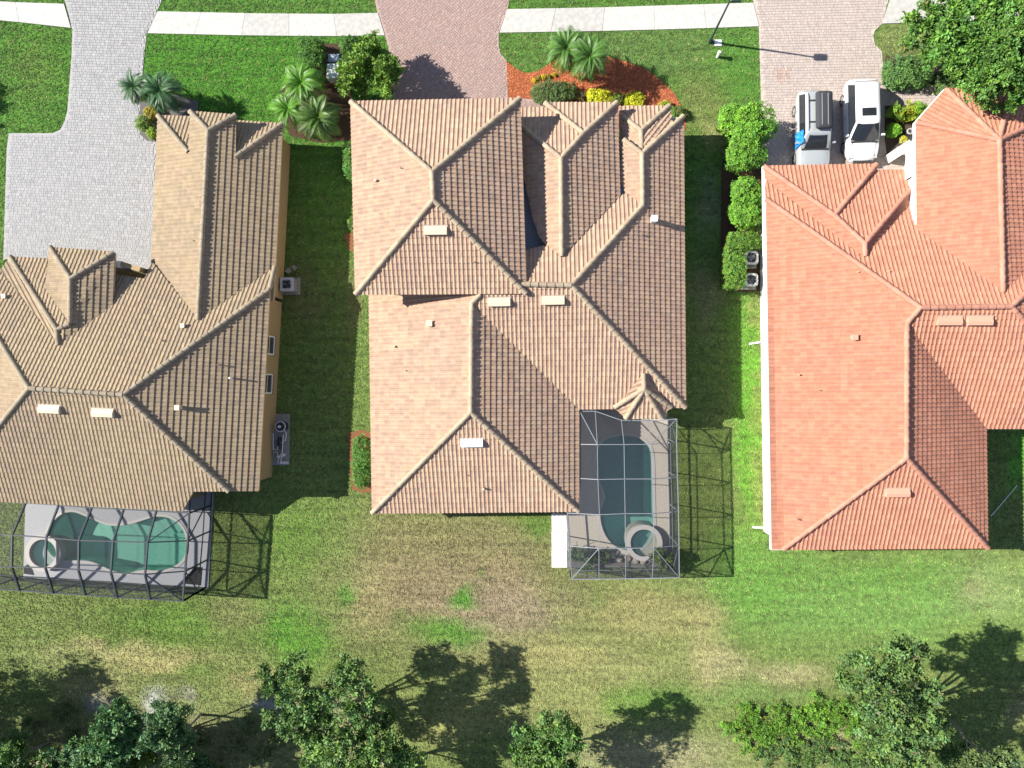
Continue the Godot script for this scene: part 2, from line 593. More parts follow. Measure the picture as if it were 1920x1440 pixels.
# ---------------------------------------------------------------- tiled roofs
const PU := 0.235         # width of one roll of tile
const PV := 0.335         # course
const PROFILE := [[0.0, 0.0], [0.10, 0.024], [0.28, 0.042], [0.47, 0.026], [0.60, 0.004], [1.0, 0.0]]
const LIFT := 0.042

func tile_tris() -> Array:     # triangles of one tile in (u, w, v): top faces first, then the butt
	var top := []
	var butt := []
	for k in PROFILE.size() - 1:
		var a: Array = PROFILE[k]
		var b: Array = PROFILE[k + 1]
		var p0 := Vector3(a[0] * PU, a[1] + LIFT, -0.012)
		var p1 := Vector3(b[0] * PU, b[1] + LIFT, -0.012)
		var p2 := Vector3(b[0] * PU, b[1], PV)
		var p3 := Vector3(a[0] * PU, a[1], PV)
		top.append([p0, p1, p2]); top.append([p0, p2, p3])
		var q0 := Vector3(p0.x, 0.0, p0.z)
		var q1 := Vector3(p1.x, 0.0, p1.z)
		butt.append([q0, q1, p1]); butt.append([q0, p1, p0])
	return [top, butt]

func roof_face(h: Dictionary, px: Array):
	var pts: Array = []
	for p in px:
		pts.append(at(p[0], p[1], p[2]))
	var n := Vector3.ZERO
	var o := Vector3.ZERO
	for i in pts.size():
		var a: Vector3 = pts[i]
		var b: Vector3 = pts[(i + 1) % pts.size()]
		n += (a - b).cross(a + b) * 0.5
		o += a / pts.size()
	n = n.normalized()
	if n.y < 0:
		n = -n
	var v := (Vector3.UP - n * n.y).normalized()
	var u := v.cross(n)
	# courses run along the eave: the long edge that lies lowest
	var best_edge := -1e9
	var along_eave := u
	for i in pts.size():
		var e: Vector3 = pts[(i + 1) % pts.size()] - pts[i]
		e -= n * e.dot(n)
		if absf(e.normalized().dot(u)) < 0.97:
			continue
		var score: float = minf(e.length(), 6.0) * 0.15 - (pts[i].y + pts[(i + 1) % pts.size()].y) / 2.0
		if score > best_edge:
			best_edge = score
			along_eave = e.normalized() * signf(e.dot(u))
	u = along_eave
	v = n.cross(u)
	var poly := PackedVector2Array()
	var lo := Vector2(1e9, 1e9)
	var hi := -lo
	for p in pts:
		var q := Vector2((p - o).dot(u), (p - o).dot(v))
		poly.append(q)
		lo = lo.min(q); hi = hi.max(q)
	# boards under the tiles
	var idx := Geometry2D.triangulate_polygon(poly)
	for i in range(0, idx.size(), 3):
		var a: Vector3 = pts[idx[i]] - n * 0.05; var b: Vector3 = pts[idx[i + 1]] - n * 0.05; var c: Vector3 = pts[idx[i + 2]] - n * 0.05
		if (b - a).cross(c - a).dot(n) < 0:
			h.deck.tri(a, c, b)
		else:
			h.deck.tri(a, b, c)
	var rise := PackedFloat32Array()      # how far each corner lies off the mean plane
	for p in pts:
		rise.append((p - o).dot(n))
	var off_plane := func(q: Vector2) -> float:
		var best := 0.0
		var miss := 1e9
		for i in range(0, idx.size(), 3):
			var a := poly[idx[i]]; var b := poly[idx[i + 1]]; var d := poly[idx[i + 2]]
			var area := (b - a).cross(d - a)
			if absf(area) < 1e-6:
				continue
			var kb := (q - a).cross(d - a) / area
			var kd := (b - a).cross(q - a) / area
			var out := maxf(0.0, -kb) + maxf(0.0, -kd) + maxf(0.0, kb + kd - 1.0)
			if out < miss:
				miss = out
				kb = clampf(kb, 0.0, 1.0); kd = clampf(kd, 0.0, 1.0 - kb)
				best = rise[idx[i]] * (1.0 - kb - kd) + rise[idx[i + 1]] * kb + rise[idx[i + 2]] * kd
		return best
	var pxp := PackedVector2Array()
	for p in px:
		pxp.append(Vector2(p[0], p[1]))
	h.faces.append({"px": pxp, "n": n, "o": o, "u": u, "v": v})
	var tt: Array = h.tris
	var off := rng.randf() * PU
	var nv := int(ceil((hi.y - lo.y) / PV)) + 1
	var nu := int(ceil((hi.x - lo.x) / PU)) + 2
	for j in nv:
		for i in nu:
			var c0 := Vector2(lo.x - off + i * PU, lo.y + j * PV)
			var ins := 0
			for k in 4:
				var q := c0 + Vector2(PU if k & 1 else 0.0, PV if k & 2 else 0.0)
				if Geometry2D.is_point_in_polygon(q, poly):
					ins += 1
			var tone := pick_tone(h, o + u * c0.x + v * c0.y)
			if ins == 4:
				var e0: float = off_plane.call(c0)
				var eu: float = off_plane.call(c0 + Vector2(PU, 0)) - e0
				var ev: float = off_plane.call(c0 + Vector2(0, PV)) - e0
				h.full.append([Transform3D(Basis(u + n * eu / PU, n, -v - n * ev / PV), o + u * c0.x + v * c0.y + n * e0), tone])
				continue
			var cell := PackedVector2Array([c0 + Vector2(0, -0.012), c0 + Vector2(PU, -0.012), c0 + Vector2(PU, PV), c0 + Vector2(0, PV)])
			if ins == 0 and Geometry2D.intersect_polygons(cell, poly).is_empty():
				continue
			h.rest.col = h.tones[tone]
			for t in tt[0]:
				var a: Vector3 = t[0]; var b: Vector3 = t[1]; var d: Vector3 = t[2]
				var a2 := Vector2(a.x, a.z) + c0; var b2 := Vector2(b.x, b.z) + c0; var d2 := Vector2(d.x, d.z) + c0
				var area := (b2 - a2).cross(d2 - a2)
				for r in Geometry2D.intersect_polygons(PackedVector2Array([a2, b2, d2]), poly):
					var w := []
					for q in r:
						var kb: float = (q - a2).cross(d2 - a2) / area
						var kd: float = (b2 - a2).cross(q - a2) / area
						w.append(o + u * q.x + v * q.y + n * (off_plane.call(q) + a.y + (b.y - a.y) * kb + (d.y - a.y) * kd))
					for k in range(1, w.size() - 1):
						if (w[k] - w[0]).cross(w[k + 1] - w[0]).dot(n) < 0:
							h.rest.tri(w[0], w[k + 1], w[k])
						else:
							h.rest.tri(w[0], w[k], w[k + 1])
			for t in tt[1]:
				var mid := Vector2((t[0].x + t[1].x + t[2].x) / 3.0, 0.01) + c0
				if Geometry2D.is_point_in_polygon(mid, poly):
					var w := []
					for q in t:
						w.append(o + u * (q.x + c0.x) + v * (q.z + c0.y) + n * (q.y + off_plane.call(Vector2(q.x, q.z) + c0)))
					h.rest.tri(w[0], w[1], w[2])

func pick_tone(h: Dictionary, p: Vector3) -> int:
	var k := rng.randf() * 0.8 + 0.1 + 0.55 * noise.get_noise_2d(p.x * 14, p.z * 14)
	return clampi(int(k * h.tones.size()), 0, h.tones.size() - 1)

func cap_mesh(col: Color) -> ArrayMesh:      # a half-round ridge tile, one metre long before scaling, wider at its lower end
	var mb := MB.new()
	mb.col = col
	var seg := 6
	var r0 := 0.165
	var r1 := 0.120
	for k in seg:
		var a := PI * (-0.12 + 1.24 * k / seg)
		var b := PI * (-0.12 + 1.24 * (k + 1) / seg)
		var a0 := Vector3(cos(a) * r0, sin(a) * r0 * 0.85, 0); var b0 := Vector3(cos(b) * r0, sin(b) * r0 * 0.85, 0)
		var a1 := Vector3(cos(a) * r1, sin(a) * r1 * 0.85, 1.06); var b1 := Vector3(cos(b) * r1, sin(b) * r1 * 0.85, 1.06)
		var na := Vector3(cos(a), sin(a), 0); var nb := Vector3(cos(b), sin(b), 0)
		mb.tri_n(a0, b1, a1, na, nb, na); mb.tri_n(a0, b0, b1, na, nb, nb)
		mb.tri(Vector3(0, -0.05, 0), b0, a0)
	return mb.mesh()

func new_house(label: String, base: Vector3, tones: Array, cap_tones: Array, wall_mat: Material, trim_mat: Material) -> Dictionary:
	var h := {"tones": tones, "full": [], "rest": MB.new(), "deck": MB.new(), "faces": [], "caps": 0, "wall": wall_mat, "trim": trim_mat}
	h.tris = tile_tris()
	h.root = thing("house", label, "house", base, "houses in a row along the sidewalk")
	h.meshes = []
	for t in tones:
		var mb := MB.new()
		mb.col = t
		for g in h.tris:
			for q in g:
				mb.tri(Vector3(q[0].x, q[0].y, -q[0].z), Vector3(q[1].x, q[1].y, -q[1].z), Vector3(q[2].x, q[2].y, -q[2].z))
		h.meshes.append(mb.mesh())
	h.cap_meshes = []
	for t in cap_tones:
		h.cap_meshes.append(cap_mesh(t))
	h.ridges = []
	return h

func ridge(h: Dictionary, line: Array):     # [[px, py, z], ...] low end first
	for i in line.size() - 1:
		h.ridges.append([at(line[i][0], line[i][1], line[i][2]), at(line[i + 1][0], line[i + 1][1], line[i + 1][2])])

func block(h: Dictionary, px: Array, z: float, wall_top := -1.0, inset := 0.45):   # walls and eaves under one outline, given at eave height
	var outline := poly_at(px, z)
	var fascia := Geometry2D.offset_polygon(outline, h.get("fascia", -0.03))
	var mb := MB.new()
	for f in fascia:
		mb.prism(f, z - 0.22, z - 0.045, true)
	part("eaves", mb, h.trim, h.root)
	if wall_top >= 0:
		return
	for f in Geometry2D.offset_polygon(outline, -inset):
		var w := MB.new()
		w.prism(f, 0.0, z - 0.222)
		part("wall", w, h.wall, h.root)
		add_hard(f)

func finish_roof(h: Dictionary):
	var r := part("roof", h.deck, M.roof_deck, h.root)
	# the 300 tiles that show largest become pieces of their own
	var eye := Vector3(0, CAM_H, 0)
	var scored := []
	for k in h.full.size():
		var t: Transform3D = h.full[k][0]
		var d := eye - t.origin
		scored.append([t.basis.y.dot(d.normalized()) / d.length_squared(), k])
	scored.sort_custom(func(a, b): return a[0] > b[0])
	for s in scored.size():
		var f: Array = h.full[scored[s][1]]
		if s < 300:
			place("roof_tile", h.meshes[f[1]], M.tile, r, f[0])
			continue
		h.rest.col = h.tones[f[1]]
		var t: Transform3D = f[0]
		for g in h.tris:
			for q in g:
				h.rest.tri(t * Vector3(q[0].x, q[0].y, -q[0].z), t * Vector3(q[1].x, q[1].y, -q[1].z), t * Vector3(q[2].x, q[2].y, -q[2].z))
	var o := part("roof_tiles", h.rest, M.tile, r)
	o.set_meta("kind", "stuff")
	for e in h.ridges:
		var a: Vector3 = e[0] + Vector3(0, 0.045, 0)
		var b: Vector3 = e[1] + Vector3(0, 0.045, 0)
		if a.y > b.y + 0.02:
			var q := a; a = b; b = q
		var l := a.distance_to(b)
		var cnt := maxi(1, int(round(l / 0.42)))
		var z := (b - a) / l
		var x := Vector3.UP.cross(z).normalized()
		var y := z.cross(x)
		for k in cnt:
			var bs := Basis(x, y, z * (l / cnt))
			place("ridge_tile", h.cap_meshes[rng.randi() % h.cap_meshes.size()], M.tile, r, Transform3D(bs, a + z * (l * k / cnt) + Vector3(rng.randf_range(-0.006, 0.006), rng.randf_range(-0.004, 0.004), 0)))
	h.roof = r

func on_roof(h: Dictionary, px: float, py: float) -> Array:   # point on the roof that shows at a pixel, and its face
	for f in h.faces:
		if Geometry2D.is_point_in_polygon(Vector2(px, py), f.px):
			var e := at(px, py, 0.0)
			var c := Vector3(0, CAM_H, 0)
			var d := e - c
			var k: float = (f.o - c).dot(f.n) / d.dot(f.n)
			return [c + d * k, f]
	return []

func roof_vent(h: Dictionary, px: float, py: float, c: Material, w := 1.2):
	var r := on_roof(h, px, py)
	if r.is_empty():
		print("no roof at ", px, " ", py)
		return
	var f: Dictionary = r[1]
	var t := Transform3D(Basis(f.u, f.n, -f.v), r[0] + f.n * 0.06)
	var mb := MB.new()       # a low hood, open on the downhill side
	var l := w / 2.0
	var prof := [Vector2(0.20, 0.17), Vector2(0.17, 0.21), Vector2(-0.02, 0.19), Vector2(-0.22, 0.02), Vector2(-0.24, 0.0)]   # z (downhill), y
	for i in prof.size() - 1:
		var a: Vector2 = prof[i]; var b: Vector2 = prof[i + 1]
		mb.quad(t * Vector3(-l, a.y, a.x), t * Vector3(l, a.y, a.x), t * Vector3(l, b.y, b.x), t * Vector3(-l, b.y, b.x))
	for s in [-1.0, 1.0]:
		for i in range(0, prof.size() - 1):
			mb.tri(t * Vector3(l * s, -0.02, 0.0), t * Vector3(l * s, prof[i].y, prof[i].x), t * Vector3(l * s, prof[i + 1].y, prof[i + 1].x))
		mb.tri(t * Vector3(l * s, -0.02, 0.0), t * Vector3(l * s, -0.02, 0.2), t * Vector3(l * s, 0.17, 0.2))
	mb.box(Vector3(-l, -0.02, 0.10), Vector3(l, 0.10, 0.12), t)
	var o := part("roof_vent", mb, c, h.root)
	var fl := MB.new()
	fl.box(Vector3(-l - 0.06, -0.03, -0.30), Vector3(l + 0.06, 0.0, 0.24), t)
	part("flashing", fl, M.flashing, o)

func roof_pipe(h: Dictionary, px: float, py: float, c: Material, rad := 0.06, ht := 0.32, boxy := false):
	var r := on_roof(h, px, py)
	if r.is_empty():
		print("no roof at ", px, " ", py)
		return
	var p: Vector3 = r[0]
	var mb := MB.new()
	if boxy:
		mb.box(Vector3(-rad, -0.1, -rad), Vector3(rad, ht, rad), Transform3D(Basis(), p))
		mb.box(Vector3(-rad - 0.03, ht, -rad - 0.03), Vector3(rad + 0.03, ht + 0.04, rad + 0.03), Transform3D(Basis(), p))
		part("exhaust_vent", mb, c, h.root)
	else:
		mb.tube([p - Vector3(0, 0.1, 0), p + Vector3(0, ht, 0)], [rad, rad], 10)
		part("vent_pipe", mb, c, h.root)

func window_on(h: Dictionary, a: Vector3, b: Vector3, y0: float, y1: float, out: Vector3):   # a framed window on a wall, from a to b along the wall
	var z := (b - a).normalized()
	var t := Transform3D(Basis(out, Vector3.UP, out.cross(Vector3.UP)), a)
	if t.basis.z.dot(z) < 0:
		t.origin = b
	var l := a.distance_to(b)
	var fr := MB.new()
	fr.box(Vector3(-0.02, y0 - 0.07, -0.07), Vector3(0.05, y0, l + 0.07), t)
	fr.box(Vector3(-0.02, y1, -0.07), Vector3(0.05, y1 + 0.07, l + 0.07), t)
	fr.box(Vector3(-0.02, y0, -0.07), Vector3(0.05, y1, 0.0), t)
	fr.box(Vector3(-0.02, y0, l), Vector3(0.05, y1, l + 0.07), t)
	fr.box(Vector3(-0.02, (y0 + y1) / 2 - 0.02, 0), Vector3(0.035, (y0 + y1) / 2 + 0.02, l), t)
	var w := part("window", fr, M.white_paint, h.root)
	var gl := MB.new()
	gl.box(Vector3(-0.02, y0, 0.0), Vector3(0.012, y1, l), t)
	part("pane", gl, M.dark_glass, w)
	var si := MB.new()
	si.box(Vector3(0.0, y0 - 0.15, -0.12), Vector3(0.13, y0 - 0.072, l + 0.12), t)
	part("sill", si, h.wall, w)

# ---------------------------------------------------------------- the three houses
func house_center():
	var h := new_house("two-storey house with pinkish blended tile roof between the two other houses", at(940, 560), [Color(0.467, 0.338, 0.236), Color(0.451, 0.308, 0.213), Color(0.433, 0.292, 0.207), Color(0.405, 0.277, 0.198), Color(0.470, 0.326, 0.222), Color(0.383, 0.270, 0.198), Color(0.456, 0.316, 0.228)],
		[Color(0.432, 0.356, 0.248), Color(0.406, 0.331, 0.236), Color(0.371, 0.294, 0.204)], M.stucco_cream, M.trim_cream)
	var A := [[658, 190.7, 5.5], [975, 185, 5.5], [986.5, 550, 5.5], [667, 552, 5.5]]
	var a1 := [810, 322.7, 7.32]
	var a2 := [813, 375, 7.33]
	roof_face(h, [A[0], A[1], a1]); roof_face(h, [A[1], A[2], a2, a1]); roof_face(h, [A[2], A[3], a2]); roof_face(h, [A[3], A[0], a1, a2])
	for k in [[0, a1], [1, a1], [2, a2], [3, a2]]:
		ridge(h, [A[k[0]], k[1]])
	ridge(h, [a1, a2])
	# entrance roof
	var b := [1052, 297, 4.97]
	var b2 := [1053, 480, 5.0]
	var bl := [978, 238, 4.1]
	roof_face(h, [[977, 203, 3.65], [1023, 202, 3.65], [1094, 250, 4.42], [1095, 256, 4.45], b, bl, [940, 208, 3.68]])
	roof_face(h, [[1021.7, 193, 3.65], [1156.7, 192.7, 3.65], [1094, 250, 4.46]])
	roof_face(h, [[1157, 193, 3.65], [1162, 368, 3.65], b2, b, [1094, 250, 4.45]])
	roof_face(h, [bl, b, b2, [1024, 460, 4.62], [1011, 444, 4.47], [999.5, 410, 4.33], [984, 340, 4.12], [978, 300, 4.05]])
	ridge(h, [bl, b]); ridge(h, [[1021.7, 193, 3.65], [1094, 250, 4.46]]); ridge(h, [[1156.7, 192.7, 3.65], [1094, 250, 4.46], b]); ridge(h, [b, b2])
	# right-hand front roof
	var d1 := [1202, 245, 3.5]
	var d2 := [1204, 288, 3.85]
	var d3 := [1205, 385, 3.84]
	var pk := [1071, 535, 5.5]
	var se := [1285, 764, 2.85]
	roof_face(h, [[1160, 200, 2.85], [1255, 199, 2.85], d1]); 
	roof_face(h, [[1160, 200, 2.86], d1, [1203, 282, 3.56], [1169, 262, 3.12]])
	roof_face(h, [d1, [1255, 199, 2.85], [1262, 235, 3.02], [1208, 289, 3.80], [1203, 282, 3.56]])
	roof_face(h, [[1169, 262, 3.5], d2, d3, [1173, 363, 3.5], [1163, 340, 3.4]])
	roof_face(h, [[1281, 218, 2.85], se, pk, d3, d2])
	ridge(h, [[1168, 220, 3.0], d1]); ridge(h, [[1255, 199, 2.85], d1, [1203, 282, 3.56]]); ridge(h, [[1169, 262, 3.5], d2, d3, pk]); ridge(h, [[1281, 218, 2.85], d2]); ridge(h, [se, pk])
	roof_face(h, [[960, 536, 5.5], [960, 480, 4.88], [984, 470, 4.77], [1024, 460, 4.67], [1053, 480, 4.92], [1162, 368, 3.62], [1173, 363, 3.56], d3, pk])
	# main ridge and back slope
	var rw := [960, 532, 5.57]
	var f1 := [885, 568, 5.25]
	var f2 := [883, 773, 5.22]
	ridge(h, [[978, 533, 5.56], pk])
	roof_face(h, [[915, 535, 5.57], rw, pk, se, [1085, 767, 2.85], [888, 573, 5.2], f1])
	# wing towards the back
	var fl := [698, 962, 2.85]
	var fr := [1085, 958.5, 2.85]
	roof_face(h, [[692, 553, 2.85], [691, 540, 2.85], [915, 535, 5.57], f1, f2, fl]); roof_face(h, [fl, f2, fr]); roof_face(h, [f1, [888, 573, 5.2], [1085, 767, 2.85], fr, f2])
	ridge(h, [f1, [900, 553, 5.42]]); ridge(h, [f1, f2]); ridge(h, [fl, f2]); ridge(h, [fr, f2])
	# small bay roof by the pool
	var t0 := [1206.7, 700, 3.72]
	var t1 := [1208, 729, 3.74]
	roof_face(h, [[1173, 785, 2.85], [1240, 783, 2.85], t1]); roof_face(h, [[1152, 764, 2.86], [1173, 785, 2.85], t1, t0]); roof_face(h, [[1240, 783, 2.85], [1258, 763, 2.86], t0, t1])
	ridge(h, [[1173, 785, 2.85], t1, t0]); ridge(h, [[1240, 783, 2.85], t1]); ridge(h, [[1152, 764, 2.9], t1]); ridge(h, [[1258, 763, 2.9], t1])
	block(h, [A[0], A[1], A[2], A[3]], 5.5)
	block(h, [[692, 540], [1000, 540], [1085, 767], [1085, 958.5], [698, 962]], 2.85)
	block(h, [[1000, 480], [1281, 400], [1285, 764], [1085, 767], [1000, 600]], 2.85)
	block(h, [[1160, 200], [1255, 199], [1257, 219], [1281, 218], [1283, 420], [1163, 420]], 2.85)
	block(h, [[1021.7, 193], [1156.7, 192.7], [1162, 368], [1060, 440], [1023, 400]], 3.65)
	block(h, [[1152, 764], [1173, 785], [1240, 783], [1258, 763], [1250, 740], [1160, 740]], 2.85, -1.0, 0.3)
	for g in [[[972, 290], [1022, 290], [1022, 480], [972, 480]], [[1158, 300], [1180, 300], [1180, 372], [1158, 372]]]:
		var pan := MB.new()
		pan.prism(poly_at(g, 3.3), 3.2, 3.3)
		part("roof_pan", pan, M.sky_tinted_pan, h.root)
	finish_roof(h)
	for p in [[817, 432], [936, 566], [1037, 563]]:
		roof_vent(h, p[0], p[1], M.vent_cream)
	roof_vent(h, 885, 829, M.vent_white)
	roof_pipe(h, 705, 340, M.vent_cream, 0.07, 0.25); roof_pipe(h, 752, 316, M.lead, 0.03, 0.2); roof_pipe(h, 1224, 414, M.vent_white, 0.14, 0.55, true); roof_pipe(h, 806, 607, M.vent_cream, 0.14, 0.25, true); roof_pipe(h, 740, 650, M.vent_cream, 0.06, 0.22); roof_pipe(h, 762, 695, M.lead, 0.03, 0.15)
	roof_pipe(h, 907, 916, M.vent_cream, 0.06, 0.3); roof_pipe(h, 877, 891, M.lead, 0.03, 0.15); roof_pipe(h, 1204, 441, M.lead, 0.04, 0.15); roof_pipe(h, 890, 492, M.lead, 0.03, 0.2); roof_pipe(h, 1051, 480, M.lead, 0.04, 0.2)

func house_left():
	var h := new_house("house with sandy tan tile roof and long front garage wing beside the grey paver driveway", at(250, 700), [Color(0.361, 0.285, 0.179), Color(0.350, 0.272, 0.171), Color(0.333, 0.257, 0.162), Color(0.365, 0.281, 0.182), Color(0.316, 0.246, 0.159), Color(0.350, 0.262, 0.175), Color(0.300, 0.235, 0.158)],
		[Color(0.311, 0.266, 0.192), Color(0.287, 0.240, 0.174), Color(0.334, 0.283, 0.208)], M.stucco_tan, M.trim_tan)
	var e := 3.1            # main eaves
	var ew := 2.55          # eaves of the garage wing
	var w1 := [391, 245, 4.04]
	var w2 := [372, 600, 3.97]
	# garage wing
	roof_face(h, [[297, 217, ew], [353, 285, 3.51], [357, 209, 3.52], w1, w2, [285, 490, ew]])
	roof_face(h, [w1, [443, 216, 3.48], [442, 295, 3.49], [530, 232, ew], [516.5, 499, ew], w2])
	roof_face(h, [[297, 217, ew], [357, 219, ew], [353, 285, 3.50]])
	roof_face(h, [[443, 226.5, ew], [530, 232, ew], [442, 295, 3.50]])
	roof_face(h, [[357, 209, 3.50], [443, 216, 3.50], w1])
	ridge(h, [[297, 217, ew], [353, 285, 3.51]]); ridge(h, [[530, 232, ew], [442, 295, 3.50]]); ridge(h, [[357, 209, 3.51], w1]); ridge(h, [[443, 216, 3.50], w1]); ridge(h, [w1, w2])
	# main roof
	var r1 := [55, 728, 5.85]
	var r2 := [232, 740, 5.77]
	var ne := [506, 543, e]
	roof_face(h, [[-85, 500, 3.3], [0, 507, 3.28], [110, 647, 4.86], [211, 573, 3.84], [215, 514, 3.09], [272, 523, 3.14], [285, 490, 2.69], w2, [516.5, 499, 2.54], ne, r2, r1])
	roof_face(h, [r2, ne, [485, 921, e], [430, 921, 3.67]])
	roof_face(h, [r1, r2, [430, 921, 3.67], [363, 921, 3.63], [343, 958, e], [0, 940, e], [-110, 935, e]])
	roof_face(h, [r1, [-110, 935, e], [-85, 500, 3.3]])
	ridge(h, [ne, r2, r1]); ridge(h, [[430, 921, 3.67], r2]); ridge(h, [[-85, 500, 3.3], r1]); ridge(h, [[-110, 935, e], r1]); ridge(h, [[516, 500, 2.56], ne])
	# entrance roofs
	var g1 := [133, 523, 4.57]
	var g2_ := [132, 607, 4.68]
	var g3 := [108, 619, 4.74]
	var g4 := [110, 647, 4.86]
	roof_face(h, [[95, 464, 3.8], [215, 473, 3.8], g1])
	roof_face(h, [g1, [215, 473, 3.8], [211, 574, 3.84], g4, g3, g2_])
	roof_face(h, [[95, 464, 3.8], g1, g2_, [86, 540, 4.0]])
	roof_face(h, [[20, 482, e], [90, 485, e], [86, 540, 3.86], [130, 607, 4.62], g3])
	roof_face(h, [[20, 482, e], g3, g4, [0, 507, 3.26]])
	ridge(h, [[95, 464, 3.8], g1]); ridge(h, [[215, 473, 3.8], g1]); ridge(h, [g1, g2_, g3, g4]); ridge(h, [[20, 482, e], g3])
	block(h, [[297, 217], [356, 219], [443, 226], [530, 232], [516.5, 499], [513, 565], [285, 565]], ew)
	block(h, [[285, 540], [500, 540], [506, 543], [485, 921], [430, 921], [363, 921], [343, 958], [0, 940], [-110, 935], [-85, 520], [5, 530], [95, 550], [215, 580], [272, 565]], e)
	block(h, [[95, 464], [215, 473], [211, 560], [90, 550]], 3.8)
	# entrance portal between the wings
	var pw := MB.new()
	var pa := at(226, 494, 3.35); var pb := at(262, 505, 3.35)
	pw.beam(Vector3(pa.x, 2.75, pa.z), Vector3(pb.x, 2.75, pb.z), 0.28, 1.2)
	pw.box(Vector3(pb.x - 0.16, 0, pb.z - 0.2), Vector3(pb.x + 0.16, 2.15, pb.z + 0.1))
	part("portal", pw, M.stucco_tan, h.root)
	var pc := MB.new()
	pc.box(Vector3(pa.x - 0.30, 0, pa.z - 0.15), Vector3(pa.x - 0.02, 3.35, pa.z + 0.22))
	part("column", pc, M.white_paint, h.root)
	var dr := MB.new()
	dr.box(Vector3(pb.x + 0.18, 0, pb.z - 0.1), Vector3(pb.x + 0.62, 2.9, pb.z + 0.02))
	part("dark_panel", dr, M.dark_brown, h.root)  # dark brown upright panel beside the portal
	finish_roof(h)
	for p in [[95, 766], [195, 773]]:
		roof_vent(h, p[0], p[1], M.vent_cream)
	roof_pipe(h, 11, 556, M.vent_cream, 0.09, 0.18, true); roof_pipe(h, 345, 611, M.vent_cream, 0.09, 0.18, true); roof_pipe(h, 338, 764, M.vent_cream, 0.11, 0.35, true); roof_pipe(h, 436, 709, M.vent_white, 0.05, 0.42); roof_pipe(h, 412, 684, M.lead, 0.035, 0.3); roof_pipe(h, 306, 639, M.lead, 0.035, 0.22); roof_pipe(h, 364, 452, M.lead, 0.03, 0.15)
	# windows in the wall over the side lawn
	var ea := at(506, 543, e)
	var eb := at(485, 921, e)
	var run := (eb - ea).normalized()
	var out := Vector3(run.z, 0, -run.x)
	for w in [[629, 661], [703, 737]]:
		var fa: float = (w[0] - 543.0) / (921.0 - 543.0)
		var fb: float = (w[1] - 543.0) / (921.0 - 543.0)
		var a := ea.lerp(eb, fa) - out * 0.45
		var b := ea.lerp(eb, fb) - out * 0.45
		a.y = 0.0; b.y = 0.0
		window_on(h, a, b, 1.0, 2.35, out)

